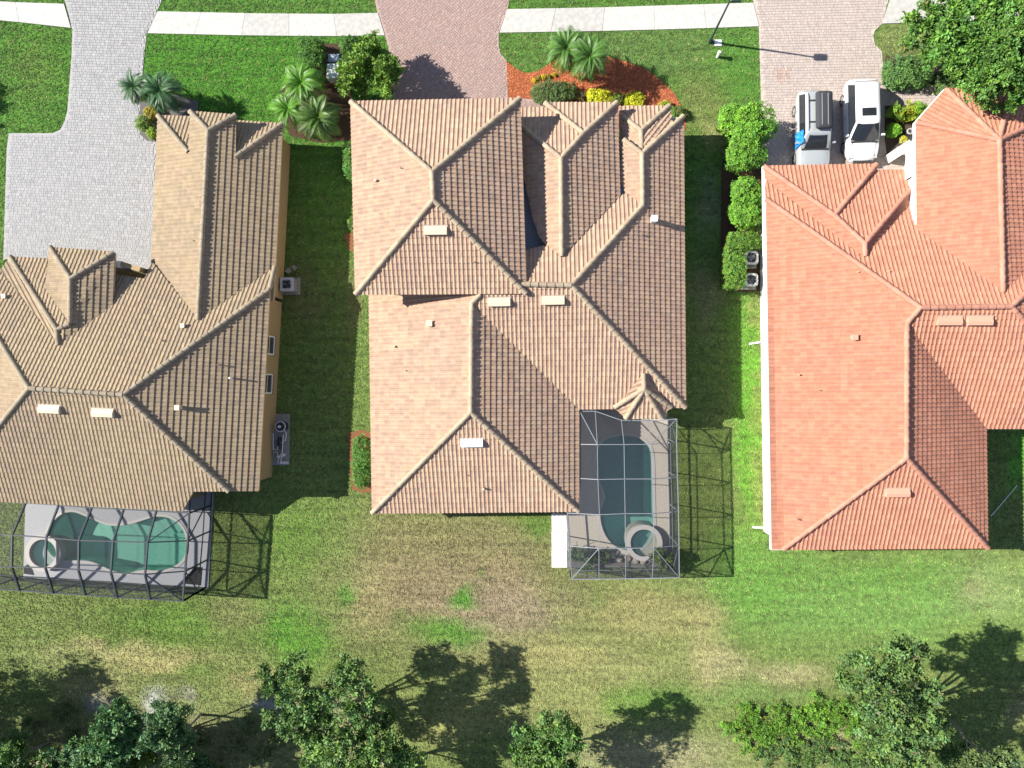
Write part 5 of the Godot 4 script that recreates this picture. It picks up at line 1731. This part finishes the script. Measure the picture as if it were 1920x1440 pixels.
	for k in [[30, 1395], [85, 1420], [60, 1360], [140, 1375], [380, 1385], [440, 1400], [410, 1432], [490, 1420], [520, 1385], [350, 1425], [470, 1360], [120, 1330]]:
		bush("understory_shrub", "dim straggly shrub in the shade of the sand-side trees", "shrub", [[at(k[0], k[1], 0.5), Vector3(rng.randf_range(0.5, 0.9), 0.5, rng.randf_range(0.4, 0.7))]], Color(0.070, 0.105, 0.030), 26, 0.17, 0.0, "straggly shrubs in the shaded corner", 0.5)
	# plants inside the central enclosure
	bush("shrub", "leafy grey-green shrub in the enclosure corner by the white stoop", "shrub", [[at(1085, 1035, 0.7), Vector3(0.55, 0.7, 0.6)], [at(1100, 1048, 0.5), Vector3(0.5, 0.5, 0.45)], [at(1128, 1040, 0.4), Vector3(0.5, 0.4, 0.4)]], Color(0.05, 0.10, 0.03), 60, 0.16, 0.0, "plants around the pool")
	bush("shrub", "dark leafy plant in the enclosure corner behind the spa", "shrub", [[at(1240, 1045, 0.8), Vector3(0.5, 0.75, 0.5)], [at(1252, 1058, 0.6), Vector3(0.4, 0.6, 0.4)]], Color(0.06, 0.10, 0.02), 60, 0.17, 0.0, "plants around the pool")

# ---------------------------------------------------------------- smaller things
func condenser(label: String, px: float, py: float, sz: float, ht: float, round_top: bool, body: Material, group: String):
	var p := at(px, py, ht)
	p.y = 0.0
	var root := thing("air_conditioner", label, "air conditioner", p, group)
	var t := Transform3D(Basis(), p)
	var pad := MB.new()
	pad.box(Vector3(-sz * 0.68, 0.0, -sz * 0.66), Vector3(sz * 0.68, 0.09, sz * 0.66), t)
	part("pad", pad, M.concrete_grey, root)
	var s := sz / 2
	var cs := MB.new()
	loft(cs, [loop(-s, s, s, 0.16 if round_top else 0.05, 0.1, t), loop(-s, s, s, 0.16 if round_top else 0.05, ht - 0.05, t)], false)
	part("casing", cs, M.grille_grey, root)
	for k in 9:
		var lv := MB.new()
		var y := 0.16 + (ht - 0.26) * k / 8.0
		loft(lv, [loop(-s - 0.012, s + 0.012, s + 0.012, 0.16 if round_top else 0.05, y, t), loop(-s - 0.012, s + 0.012, s + 0.012, 0.16 if round_top else 0.05, y + 0.025, t)], false)
		part("louver", lv, body, root)
	var tp := MB.new()
	var sq := loop(-s - 0.02, s + 0.02, s + 0.02, 0.18 if round_top else 0.06, ht, t)
	var sq0 := loop(-s - 0.02, s + 0.02, s + 0.02, 0.18 if round_top else 0.06, ht - 0.06, t)
	var circ := []
	for k in 16:
		# the rounded outline has four points a corner; match them with a circle
		var q: Vector3 = sq[k] - t * Vector3(0, ht, 0)
		var a := atan2(q.z, q.x)
		circ.append(t * Vector3(cos(a) * s * 0.80, ht + 0.01, sin(a) * s * 0.80))
	loft(tp, [sq0, sq, circ], false)
	part("top_panel", tp, body, root)
	var well := MB.new()
	well.disc(p + Vector3(0, ht - 0.30, 0), s * 0.82, 0.01, 24)
	part("fan_well", well, M.black_plastic, root)
	for k in 3:
		var bl := MB.new()
		var a := TAU * k / 3.0 + px
		var d := Vector3(cos(a), 0, sin(a)); var e := Vector3(-sin(a), 0, cos(a))
		var c := p + Vector3(0, ht - 0.14, 0)
		bl.quad(c + d * 0.05 - e * 0.05, c + d * s * 0.72 - e * s * 0.22 + Vector3(0, 0.04, 0), c + d * s * 0.72 + e * s * 0.22 - Vector3(0, 0.04, 0), c + d * 0.05 + e * 0.05)
		part("fan_blade", bl, M.fan_grey, root)
	for k in 4:
		var gd := MB.new()
		var r := s * (0.2 + 0.19 * k)
		gd.ring(p + Vector3(0, ht + 0.012, 0), r - 0.006, r + 0.006, 0.008, 24)
		part("guard_ring", gd, M.fan_grey, root)

func pool_equipment():
	var p := at(526, 822, 0.0)
	var root := thing("pool_equipment", "pool pump, round filter tank and white pipes on a slab by the tan wall", "pool equipment", p)
	var a := at(512, 776, 0.0); var b := at(543, 872, 0.0)
	var pad := MB.new()
	pad.box(Vector3(a.x, 0, a.z), Vector3(b.x, 0.10, b.z))
	part("slab", pad, M.concrete_grey, root)
	var ft := at(524, 800, 0.9)
	var tank := MB.new()
	tank.tube([Vector3(ft.x, 0.1, ft.z), Vector3(ft.x, 0.75, ft.z), Vector3(ft.x, 0.9, ft.z)], [0.27, 0.29, 0.20], 18)
	part("filter_tank", tank, M.black_plastic, root)
	var clamp := MB.new()
	clamp.ring(Vector3(ft.x, 0.72, ft.z), 0.25, 0.33, 0.05, 24)
	part("clamp_ring", clamp, M.pvc_grey, root)
	var cap := MB.new()
	cap.disc(Vector3(ft.x, 0.89, ft.z), 0.09, 0.08, 12)
	part("valve_cap", cap, M.pvc_grey, root)
	var q := func(x: float, y: float, z: float): return at(x, y, z)
	for line in [[[512, 812, 0.4], [512, 843, 0.4], [521, 843, 0.4], [521, 837, 0.4]], [[531, 815, 0.5], [529, 850, 0.5], [524, 853, 0.4]], [[518, 822, 0.3], [524, 822, 0.3], [524, 830, 0.3], [529, 830, 0.3]], [[513, 848, 0.3], [520, 847, 0.3], [520, 856, 0.3]], [[523, 857, 0.35], [521, 868, 0.3], [530, 869, 0.3], [535, 868, 0.3]], [[533, 808, 0.45], [537, 813, 0.45], [535, 826, 0.45], [531, 826, 0.45]], [[528, 857, 0.35], [526, 868, 0.3]]]:
		var mb := MB.new()
		var pts := []
		var rr := []
		for k in line:
			pts.append(q.call(k[0], k[1], k[2]))
			rr.append(0.034)
		mb.tube(pts, rr, 7)
		part("pipe", mb, M.pvc_grey, root)
	var pump := MB.new()
	var pp: Vector3 = at(524, 833, 0.3)
	pump.tube([Vector3(pp.x, 0.28, pp.z - 0.4), Vector3(pp.x, 0.28, pp.z + 0.25)], [0.13, 0.13], 12)
	pump.box(Vector3(pp.x - 0.18, 0.1, pp.z - 0.42), Vector3(pp.x + 0.1, 0.2, pp.z + 0.3))
	part("pump", pump, M.black_plastic, root)
	var ch := MB.new()
	for k in [[521, 856], [528, 854]]:
		var c: Vector3 = at(k[0], k[1], 0.45)
		ch.tube([Vector3(c.x, 0.1, c.z), Vector3(c.x, 0.42, c.z), Vector3(c.x, 0.5, c.z)], [0.11, 0.11, 0.05], 12)
	part("chlorinator", ch, M.pvc_grey, root)
	var tb := MB.new()
	var tp: Vector3 = at(533, 868, 0.3)
	tb.box(Vector3(tp.x - 0.25, 0.1, tp.z - 0.08), Vector3(tp.x + 0.2, 0.35, tp.z + 0.06))
	part("control_box", tb, M.pvc_grey, root)

func chamfer_box(mb: MB, lo: Vector3, hi: Vector3, r := 0.03):
	var t := Transform3D(Basis(), Vector3((lo.x + hi.x) / 2, 0, 0))
	var w := (hi.x - lo.x) / 2
	loft(mb, [loop(lo.z, hi.z, w, r, lo.y, t), loop(lo.z, hi.z, w, r, hi.y - r, t), loop(lo.z + r, hi.z - r, w - r, r, hi.y, t)])

func small_things():
	# utility boxes between the hedges
	var a := at(612, 119, 0.75); var b := at(636, 146, 0.75)
	var root := thing("utility_box", "pale green utility transformer box beside the column hedge", "utility box", Vector3((a.x + b.x) / 2, 0, (a.z + b.z) / 2), "utility boxes")
	var mb := MB.new()
	chamfer_box(mb, Vector3(a.x, 0.0, a.z), Vector3(b.x, 0.75, b.z), 0.04)
	part("cabinet", mb, M.utility_green, root)
	mb = MB.new()
	mb.box(Vector3(a.x - 0.02, 0.46, a.z - 0.02), Vector3(b.x + 0.02, 0.50, b.z + 0.02))
	part("lid_seam", mb, M.utility_green, root)
	a = at(615, 101, 0.55); b = at(636, 115, 0.55)
	root = thing("utility_box", "smaller bluish grey utility box behind the pale green one", "utility box", Vector3((a.x + b.x) / 2, 0, (a.z + b.z) / 2), "utility boxes")
	mb = MB.new()
	chamfer_box(mb, Vector3(a.x, 0.0, a.z), Vector3(b.x, 0.55, b.z), 0.03)
	part("cabinet", mb, M.utility_grey, root)
	mb = MB.new()
	mb.box(Vector3(a.x + 0.2, 0.3, b.z), Vector3(b.x - 0.2, 0.36, b.z + 0.02))
	part("latch", mb, M.dark_metal, root)
	# street lamp
	var p := at(1330.5, 79, 0.0)
	root = thing("street_lamp", "slim dark green street lamp on the lawn by the pink driveway", "street lamp", p)
	mb = MB.new()
	mb.tube([p, p + Vector3(0, 4.55, 0)], [0.075, 0.045], 10)
	part("pole", mb, M.lamp_green, root)
	mb = MB.new()
	mb.tube([p, p + Vector3(0, 0.35, 0), p + Vector3(0, 0.42, 0)], [0.13, 0.12, 0.08], 12)
	part("base", mb, M.lamp_green, root)
	mb = MB.new()
	var hp := p + Vector3(0, 4.55, 0)
	mb.box(hp + Vector3(-0.12, 0.0, -0.06), hp + Vector3(0.30, 0.06, 0.06))
	chamfer_box(mb, hp + Vector3(-0.05, 0.05, -0.20), hp + Vector3(0.55, 0.26, 0.20), 0.05)
	part("lamp_head", mb, M.lamp_green, root)
	mb = MB.new()
	mb.box(hp + Vector3(0.02, 0.03, -0.15), hp + Vector3(0.48, 0.052, 0.15))
	part("lens", mb, M.lamp_glass, root)
	# service lid by the lamp
	p = at(1346, 81, 0.0)
	root = thing("service_lid", "white rectangular service box lid flush in the lawn beside the lamp", "lid", p)
	mb = MB.new()
	mb.box(p + Vector3(-0.20, 0.0, -0.17), p + Vector3(0.20, 0.075, 0.17))
	part("lid", mb, M.white_paint, root)
	mb = MB.new()
	mb.box(p + Vector3(-0.24, 0.0, -0.21), p + Vector3(0.24, 0.06, 0.21))
	part("frame", mb, M.concrete_grey, root)
	# marker post
	p = at(1345, 107, 0.0)
	root = thing("marker_post", "short white capped post standing in the lawn near the lamp", "post", p)
	mb = MB.new()
	mb.tube([p, p + Vector3(0, 0.55, 0)], [0.085, 0.085], 12)
	part("shaft", mb, M.white_paint, root)
	mb = MB.new()
	mb.tube([p + Vector3(0, 0.5, 0), p + Vector3(0, 0.6, 0), p + Vector3(0, 0.66, 0)], [0.125, 0.125, 0.06], 12)
	part("cap", mb, M.white_paint, root)
	# stoop
	root = thing("stoop", "white concrete stoop beside the pale pool enclosure", "stoop", at(1049, 1012, 0.0))
	for k in 3:
		mb = MB.new()
		var y0 := 962.0 + 34.0 * k
		var q := poly_at([[1034, y0], [1063, y0], [1063.5, y0 + 33.4], [1034.5, y0 + 33.4]])
		mb.prism(q, 0.0, 0.11)
		add_hard(q)
		part("slab", mb, M.concrete_white, root)
	# rocks by the spa
	for k in [[1148, 1040, 0.20], [1163, 1050, 0.16], [1178, 1046, 0.19], [1192, 1051, 0.22], [1140, 1052, 0.14], [1205, 1052, 0.18], [1222, 1049, 0.15], [1157, 1036, 0.12]]:
		var rp := at(k[0], k[1], 0.1)
		root = thing("rock", "grey boulder in the bed behind the spa", "rock", Vector3(rp.x, 0.05, rp.z), "boulders behind the spa")
		var rm := MB.new()
		rock(rm, Vector3(rp.x, 0.08, rp.z), k[2] * 1.25)
		part("boulder", rm, M.rock, root)
	# pots by the porch
	for k in [[1705, 247, 0.17, 0.5, "dark glazed empty urn on the porch path"], [1692, 263, 0.15, 0.35, "dark flower pot on the porch path"]]:
		var c := at(k[0], k[1], k[3])
		c.y = 0.05
		root = thing("plant_pot", k[4], "plant pot", c, "pots on the porch path")
		mb = MB.new()
		mb.tube([c, c + Vector3(0, k[3] * 0.6, 0), c + Vector3(0, k[3], 0)], [k[2] * 0.6, k[2] * 1.05, k[2] * 0.9], 14)
		part("pot", mb, M.pot_dark, root)
		mb = MB.new()
		mb.ring(c + Vector3(0, k[3], 0), k[2] * 0.72, k[2] * 1.1, 0.05, 16)
		part("rim", mb, M.pot_rim, root)
		mb = MB.new()
		mb.disc(c + Vector3(0, k[3] - 0.04, 0), k[2] * 0.72, 0.01, 14)
		part("soil", mb, M.soil, root)
		if k[3] < 0.4:
			leaves("flowers", root, [[c + Vector3(0, 0.42, 0), Vector3(0.22, 0.16, 0.22)]], 160, 0.08, Color(0.30, 0.30, 0.03))
	# stepping stones by the left condenser
	for k in [[541, 508, 0.30], [552, 502, 0.26]]:
		var c := at(k[0], k[1], 0.0)
		root = thing("stepping_stone", "small square stepping stone in the shaded side lawn", "stone", c, "stones beside the left condenser")
		mb = MB.new()
		mb.box(Vector3(-k[2] / 2, 0, -k[2] / 2), Vector3(k[2] / 2, 0.07, k[2] / 2), Transform3D(Basis(Vector3.UP, 0.3 * k[2] * 10), c))
		part("slab", mb, M.concrete_grey, root)
	# white hose lying in the shade
	root = thing("drain_pipe", "thin white pipe lying across the shaded lawn beside the salmon roof", "pipe", at(1885, 940, 0.0))
	mb = MB.new()
	mb.tube([at(1858, 967, 0.06), at(1870, 954, 0.07), at(1892, 928, 0.07), at(1907, 910, 0.06)], [0.022, 0.022, 0.022, 0.022], 6)
	part("pipe", mb, M.white_paint, root)

func rock(mb: MB, c: Vector3, r: float):
	var s := SphereMesh.new()
	s.radial_segments = 9
	s.rings = 5
	s.radius = r
	s.height = r * 1.5
	var arr := s.get_mesh_arrays()
	var v: PackedVector3Array = arr[Mesh.ARRAY_VERTEX]
	var ix: PackedInt32Array = arr[Mesh.ARRAY_INDEX]
	for i in range(0, ix.size(), 3):
		var q := []
		for k in 3:
			var p := v[ix[i + k]]
			q.append(c + p * (1.0 + 0.5 * noise2.get_noise_3d((c.x + p.x) * 300, p.y * 300, (c.z + p.z) * 300)))
		mb.tri(q[0], q[2], q[1])

func make_materials():
	mat("sky_tinted_pan", lin(0.30, 0.34, 0.42), 0.4)  # blue in this colour stands for sky reflected off the roof pans
	grain("tile", Color(1, 1, 1), 0.84, 0.012, 0.35, 0.88, 0.0, true)
	mat("roof_deck", lin(0.12, 0.09, 0.07), 0.95)
	grain("stucco_cream", lin(0.55, 0.46, 0.35), 0.86, 0.03, 0.6)
	grain("stucco_tan", lin(0.38, 0.285, 0.15), 0.86, 0.03, 0.6)
	grain("stucco_white", lin(0.80, 0.78, 0.74), 0.90, 0.03, 0.6)
	mat("trim_cream", lin(0.52, 0.44, 0.35), 0.7); mat("trim_tan", lin(0.42, 0.33, 0.22), 0.7)
	mat("white_paint", lin(0.80, 0.80, 0.77), 0.55)
	mat("vent_cream", lin(0.58, 0.48, 0.36), 0.5); mat("vent_white", lin(0.72, 0.75, 0.78), 0.45); mat("vent_salmon", lin(0.56, 0.30, 0.21), 0.55)
	mat("flashing", lin(0.38, 0.32, 0.25), 0.5); mat("lead", lin(0.16, 0.13, 0.11), 0.6)
	mat("dark_glass", lin(0.05, 0.055, 0.06), 0.08); mat("dark_brown", lin(0.06, 0.04, 0.02), 0.7)
	mat("dark_metal", lin(0.035, 0.036, 0.04), 0.45)
	grain("paver", Color(1, 1, 1), 0.86, 0.015, 0.45, 0.92, 0.0, true)
	mat("joint_sand", Color(1, 1, 1), 1.0, 0.0, true)
	grain("concrete", Color(1, 1, 1), 0.88, 0.02, 0.25, 0.95, 0.0, true)
	grain("concrete_grey", lin(0.36, 0.35, 0.33), 0.75, 0.03, 0.6); grain("concrete_white", lin(0.68, 0.65, 0.62), 0.86, 0.02, 0.4)
	grain("mulch_red", lin(0.66, 0.185, 0.07), 0.42, 0.10, 0.9, 1.0, 3.0); grain("mulch_brown", lin(0.16, 0.095, 0.05), 0.40, 0.10, 0.9, 1.0, 3.0)
	grain("gravel", lin(0.30, 0.285, 0.27), 0.45, 0.12, 0.8, 1.0, 3.0); grain("soil", lin(0.11, 0.075, 0.05), 0.5, 0.1, 0.8)
	grain("mulch_orange", lin(0.42, 0.19, 0.08), 0.45, 0.10, 0.9, 1.0, 3.0)
	grain("deck_beige", lin(0.52, 0.47, 0.40), 0.90, 0.03, 0.5); grain("deck_grey", lin(0.42, 0.435, 0.46), 0.90, 0.03, 0.5)
	mat("coping", lin(0.46, 0.44, 0.41), 0.6); mat("spa_wall", lin(0.40, 0.37, 0.32), 0.7)
	grain("plaster_teal", lin(0.20, 0.46, 0.40), 0.90, 0.02, 0.4); grain("plaster_green", lin(0.20, 0.52, 0.40), 0.90, 0.02, 0.4)
	var w := mat("water", Color(lin(0.05, 0.22, 0.20), 0.22), 0.02)
	w.transparency = BaseMaterial3D.TRANSPARENCY_ALPHA
	w = mat("water_green", Color(lin(0.05, 0.26, 0.19), 0.20), 0.02)
	w.transparency = BaseMaterial3D.TRANSPARENCY_ALPHA
	var s := mat("screen", Color(lin(0.035, 0.040, 0.048), 0.33), 0.9)
	s.transparency = BaseMaterial3D.TRANSPARENCY_ALPHA
	mat("cage_metal", lin(0.19, 0.21, 0.23), 0.4); mat("cage_dark", lin(0.035, 0.043, 0.055), 0.4)
	var pw := mat("paint_white", lin(0.66, 0.67, 0.68), 0.35)
	pw.clearcoat_enabled = true; pw.clearcoat = 0.8; pw.clearcoat_roughness = 0.06
	var ps := mat("paint_silver", lin(0.46, 0.49, 0.49), 0.32, 0.35)
	ps.clearcoat_enabled = true; ps.clearcoat = 0.8; ps.clearcoat_roughness = 0.06
	mat("car_glass", lin(0.018, 0.022, 0.028), 0.05); mat("lamp_glass", lin(0.42, 0.43, 0.44), 0.12); mat("tail_red", lin(0.35, 0.02, 0.02), 0.2)
	mat("rubber", lin(0.025, 0.025, 0.026), 0.8); mat("alloy", lin(0.42, 0.43, 0.44), 0.35, 0.6)
	mat("black_cloth", lin(0.032, 0.035, 0.042), 0.85); mat("grey_cloth", lin(0.22, 0.23, 0.25), 0.8); mat("blue_plastic", lin(0.02, 0.20, 0.70), 0.3)
	var l := mat("leaf", Color(1, 1, 1), 0.6, 0.0, true)
	l.backlight_enabled = true; l.backlight = Color(0.55, 0.55, 0.55)
	var f := mat("frond", Color(1, 1, 1), 0.5, 0.0, true)
	f.backlight_enabled = true; f.backlight = Color(0.35, 0.35, 0.35)
	mat("chip", Color(1, 1, 1), 0.95, 0.0, true)
	grain("bark", lin(0.13, 0.10, 0.075), 0.6, 0.06, 1.0); grain("pale_bark", lin(0.36, 0.33, 0.29), 0.55, 0.05, 1.0); grain("palm_bark", lin(0.17, 0.13, 0.09), 0.5, 0.08, 1.0)
	mat("grille_grey", lin(0.09, 0.095, 0.10), 0.6); mat("ac_white", lin(0.50, 0.51, 0.55), 0.5); mat("ac_grey", lin(0.42, 0.46, 0.45), 0.5); mat("fan_grey", lin(0.16, 0.17, 0.19), 0.4)
	mat("black_plastic", lin(0.022, 0.024, 0.030), 0.5); mat("pvc_grey", lin(0.60, 0.61, 0.64), 0.45)
	mat("utility_green", lin(0.46, 0.53, 0.46), 0.6); mat("utility_grey", lin(0.30, 0.36, 0.42), 0.6); mat("lamp_green", lin(0.035, 0.06, 0.055), 0.45)
	grain("rock", lin(0.40, 0.36, 0.31), 0.55, 0.05, 1.2); mat("pot_dark", lin(0.06, 0.06, 0.065), 0.3); mat("pot_rim", lin(0.42, 0.42, 0.42), 0.4)

const RED_BED := [[949.5, 115], [967.5, 130], [986, 137.5], [1005, 135.6], [1024, 124], [1042, 113], [1070, 100], [1105, 98], [1142, 107], [1174, 116], [1211, 130], [1239, 151], [1264, 175], [1277, 199], [1285, 215], [1285, 245], [1046, 245], [1046, 190], [953, 183]]

func _ready():
	rng.seed = 20240611
	noise.seed = 7
	noise.frequency = 0.01
	noise.fractal_octaves = 3
	noise2.seed = 99
	noise2.frequency = 0.012
	noise2.fractal_octaves = 2
	setup_camera_basis()
	setup_world()
	make_materials()
	make_sprigs()
	# ---- setting
	var pool_c := smooth_loop(poly_at(POOL_C))
	var pool_l := smooth_loop(poly_at(POOL_L))
	make_lawn_map()
	build_ground([pool_c, pool_l])
	print("ground")
	var d := driveway([[118, -12], [306, -12], [302, 5], [275, 65], [267, 143], [263, 213], [263, 235], [266, 252], [276, 262], [293, 267], [296, 560], [5, 560], [7, 480], [13, 283], [17, 250], [100, 250], [114, 243], [122, 227], [127, 207], [135, 100], [136, 57], [130, 30]], Color(0.345, 0.345, 0.345), "grey paver driveway in front of the sandy-roofed house")
	pavers(d, poly_at([[118, -12], [306, -12], [302, 5], [275, 65], [267, 143], [263, 213], [263, 235], [266, 252], [276, 262], [293, 267], [296, 560], [5, 560], [7, 480], [13, 283], [17, 250], [100, 250], [114, 243], [122, 227], [127, 207], [135, 100], [136, 57], [130, 30]]), 0.25, 0.17, deg_to_rad(2.5), 0.052, [Color(0.375, 0.38, 0.385), Color(0.36, 0.366, 0.373), Color(0.39, 0.39, 0.39), Color(0.338, 0.345, 0.353), Color(0.372, 0.37, 0.366)])
	var dc := [[700, -12], [958, -12], [952, 15], [935, 62], [935, 85], [938, 99], [950, 115], [952, 183], [1046, 190], [1046, 230], [740, 230], [735, 120], [727, 85], [722, 67], [708, 25]]
	d = driveway(dc, Color(0.355, 0.265, 0.238), "rosy paver driveway in front of the two-storey house")
	pavers(d, poly_at(dc), 0.22, 0.14, deg_to_rad(45), 0.052, [Color(0.385, 0.275, 0.245), Color(0.37, 0.268, 0.243), Color(0.40, 0.295, 0.26), Color(0.38, 0.265, 0.235), Color(0.375, 0.285, 0.258)])
	var dr := [[1409, -12], [1669, -12], [1653, 45], [1640, 58], [1637, 68], [1640, 84], [1653, 97], [1658, 160], [1790, 160], [1790, 345], [1428, 345], [1427, 200], [1423, 52]]
	d = driveway(dr, Color(0.445, 0.38, 0.34), "pale pink paver driveway where the two cars stand")
	var st := at(1465, 146, 0.0)
	pavers(d, poly_at(dr), 0.25, 0.165, 0.0, 0.052, [Color(0.475, 0.405, 0.365), Color(0.465, 0.395, 0.355), Color(0.485, 0.415, 0.372), Color(0.46, 0.40, 0.365), Color(0.478, 0.402, 0.355)],
		func(p: Vector2, c: Color):
			var q := Vector2(p.x - st.x, p.y - st.z)
			if q.length() < 0.75 and rng.randf() > q.length() / 0.8:
				return c.lerp(Color(0.42, 0.22, 0.15), rng.randf_range(0.1, 0.6))
			return c)
	sidewalk([[-60, 0], [0, 4], [121, 8]], [[-60, 33], [0, 38], [134, 53]], 2, "pale concrete sidewalk left of the grey driveway")
	sidewalk([[296, 22], [480, 26], [640, 27], [709, 25]], [[277, 63], [480, 67.5], [640, 68.5], [722, 67]], 5, "pale concrete sidewalk between the grey and the rosy driveway")
	sidewalk([[951, 18], [1120, 15], [1280, 10], [1412, 6]], [[936, 62], [1120, 59], [1280, 55], [1423, 50]], 5, "pale concrete sidewalk between the rosy and the pale pink driveway")
	sidewalk([[1668, 0], [1760, -3], [1990, -10]], [[1653, 45], [1760, 42], [1990, 34]], 4, "pale concrete sidewalk under the big tree")
	var hb := bed(RED_BED, M.mulch_red, "red mulch bed curving round the palms by the front door")
	chips(hb, RED_BED, 240, [Color(0.48, 0.13, 0.05), Color(0.54, 0.17, 0.065), Color(0.36, 0.09, 0.035), Color(0.56, 0.21, 0.09)], 0.035)
	bed([[264, 195], [262, 225], [263, 252], [275, 264], [297, 267], [310, 240], [372, 225], [372, 190], [330, 178], [290, 178]], M.gravel, "grey gravel bed in the corner of the grey driveway", 0.057)
	bed([[604, 82], [641, 82], [644, 160], [660, 170], [662, 262], [600, 268], [545, 255], [520, 215], [530, 160], [560, 130], [604, 150]], M.mulch_brown, "brown mulch bed round the utility boxes and palms")
	bed([[652, 812], [676, 806], [705, 812], [705, 922], [680, 924], [660, 918]], M.mulch_orange, "orange mulch strip round the oval hedge")
	bed([[645, 440], [655, 436], [680, 440], [680, 475], [655, 470]], M.mulch_orange, "scrap of orange mulch at the side wall of the two-storey house")
	bed([[1658, 199], [1734, 196], [1735, 206], [1708, 240], [1662, 292], [1658, 262]], M.soil, "dark soil planter between white car and porch", 0.06)
	bed([[1354, 300], [1432, 316], [1436, 545], [1385, 548], [1350, 540], [1352, 330]], M.mulch_brown, "brown mulch strip under the clipped shrubs by the white wall")
	bed([[1660, 104], [1655, 162], [1760, 160], [1850, 172], [1870, 120], [1760, 112]], M.soil, "bare soil under the hedges and the big tree", 0.034)
	# pool decks
	var deck_c := poly_at([[1061, 950], [1061, 1063], [1256, 1063], [1251, 770], [1245, 735], [1060, 735]])
	var mb := MB.new()
	flat_with_hole(mb, deck_c, pool_c, 0.0, 0.07)
	add_hard(deck_c)
	structure("pool_deck", mb, M.deck_beige, "beige pool deck behind the two-storey house", "pool deck")
	var deck_l := poly_at([[50, 915], [402, 905], [391, 1102], [45, 1083]])
	mb = MB.new()
	flat_with_hole(mb, deck_l, pool_l, 0.0, 0.07)
	add_hard(deck_l)
	structure("pool_deck", mb, M.deck_grey, "pale grey pool deck behind the sandy-roofed house", "pool deck")
	mb = MB.new()
	mb.prism(poly_at([[1063, 1032], [1140, 1034], [1180, 1046], [1200, 1050], [1254, 1040], [1255, 1062], [1063, 1062]]), 0.07, 0.078)
	structure("planting_bed", mb, M.gravel, "grey gravel bed behind the spa inside the pale enclosure", "planting bed")
	for q in [[[347, 1085], [358, 1073], [366, 1062], [381, 1063], [378, 1097], [348, 1094]], [[46, 1062], [55, 1057], [63, 1068], [66, 1078], [46, 1075]]]:
		mb = MB.new()
		mb.prism(poly_at(q), 0.07, 0.078)
		structure("planting_bed", mb, M.gravel_dark if M.has("gravel_dark") else grain("gravel_dark", lin(0.07, 0.07, 0.075), 0.4, 0.12, 0.8, 1.0, 3.0), "dark pebble bed in %s corner of the pale grey pool deck" % ["the open", "the grassy"][0 if q[0][0] > 100 else 1], "planting bed")
	print("paving")
	# ---- houses
	house_center()
	print("centre house")
	house_left()
	house_right()
	print("houses")
	# ---- things
	pool(pool_c, 0.07, "dim teal pool with straight right side behind the two-storey house", at(1205.5, 1015, 0.0), 0.84, "round raised spa touching the dim teal pool", M.plaster_teal, M.water)
	pool(pool_l, 0.07, "peanut-shaped green pool behind the sandy-roofed house", at(90, 1034, 0.0), 0.88, "round raised spa at the end of the peanut-shaped pool", M.plaster_green, M.water_green, Vector3(at(312, 968, 0).x, 1.25, at(312, 968, 0).z))
	cage_center()
	cage_left()
	build_cars()
	condenser("square air conditioner with black fan against the tan side wall", 537.5, 533, 0.80, 0.85, false, M.ac_white, "air conditioners beside the houses")
	condenser("rounded air conditioner behind the hedge, the one farther from its open end", 1409, 483, 0.78, 0.85, true, M.ac_grey, "air conditioners beside the houses")
	condenser("rounded air conditioner at the open end of the clipped hedge", 1409, 524.5, 0.74, 0.85, true, M.ac_grey, "air conditioners beside the houses")
	pool_equipment()
	small_things()
	print("things")
	build_plants()
	print("plants")
	build_grass()
	print("grass")
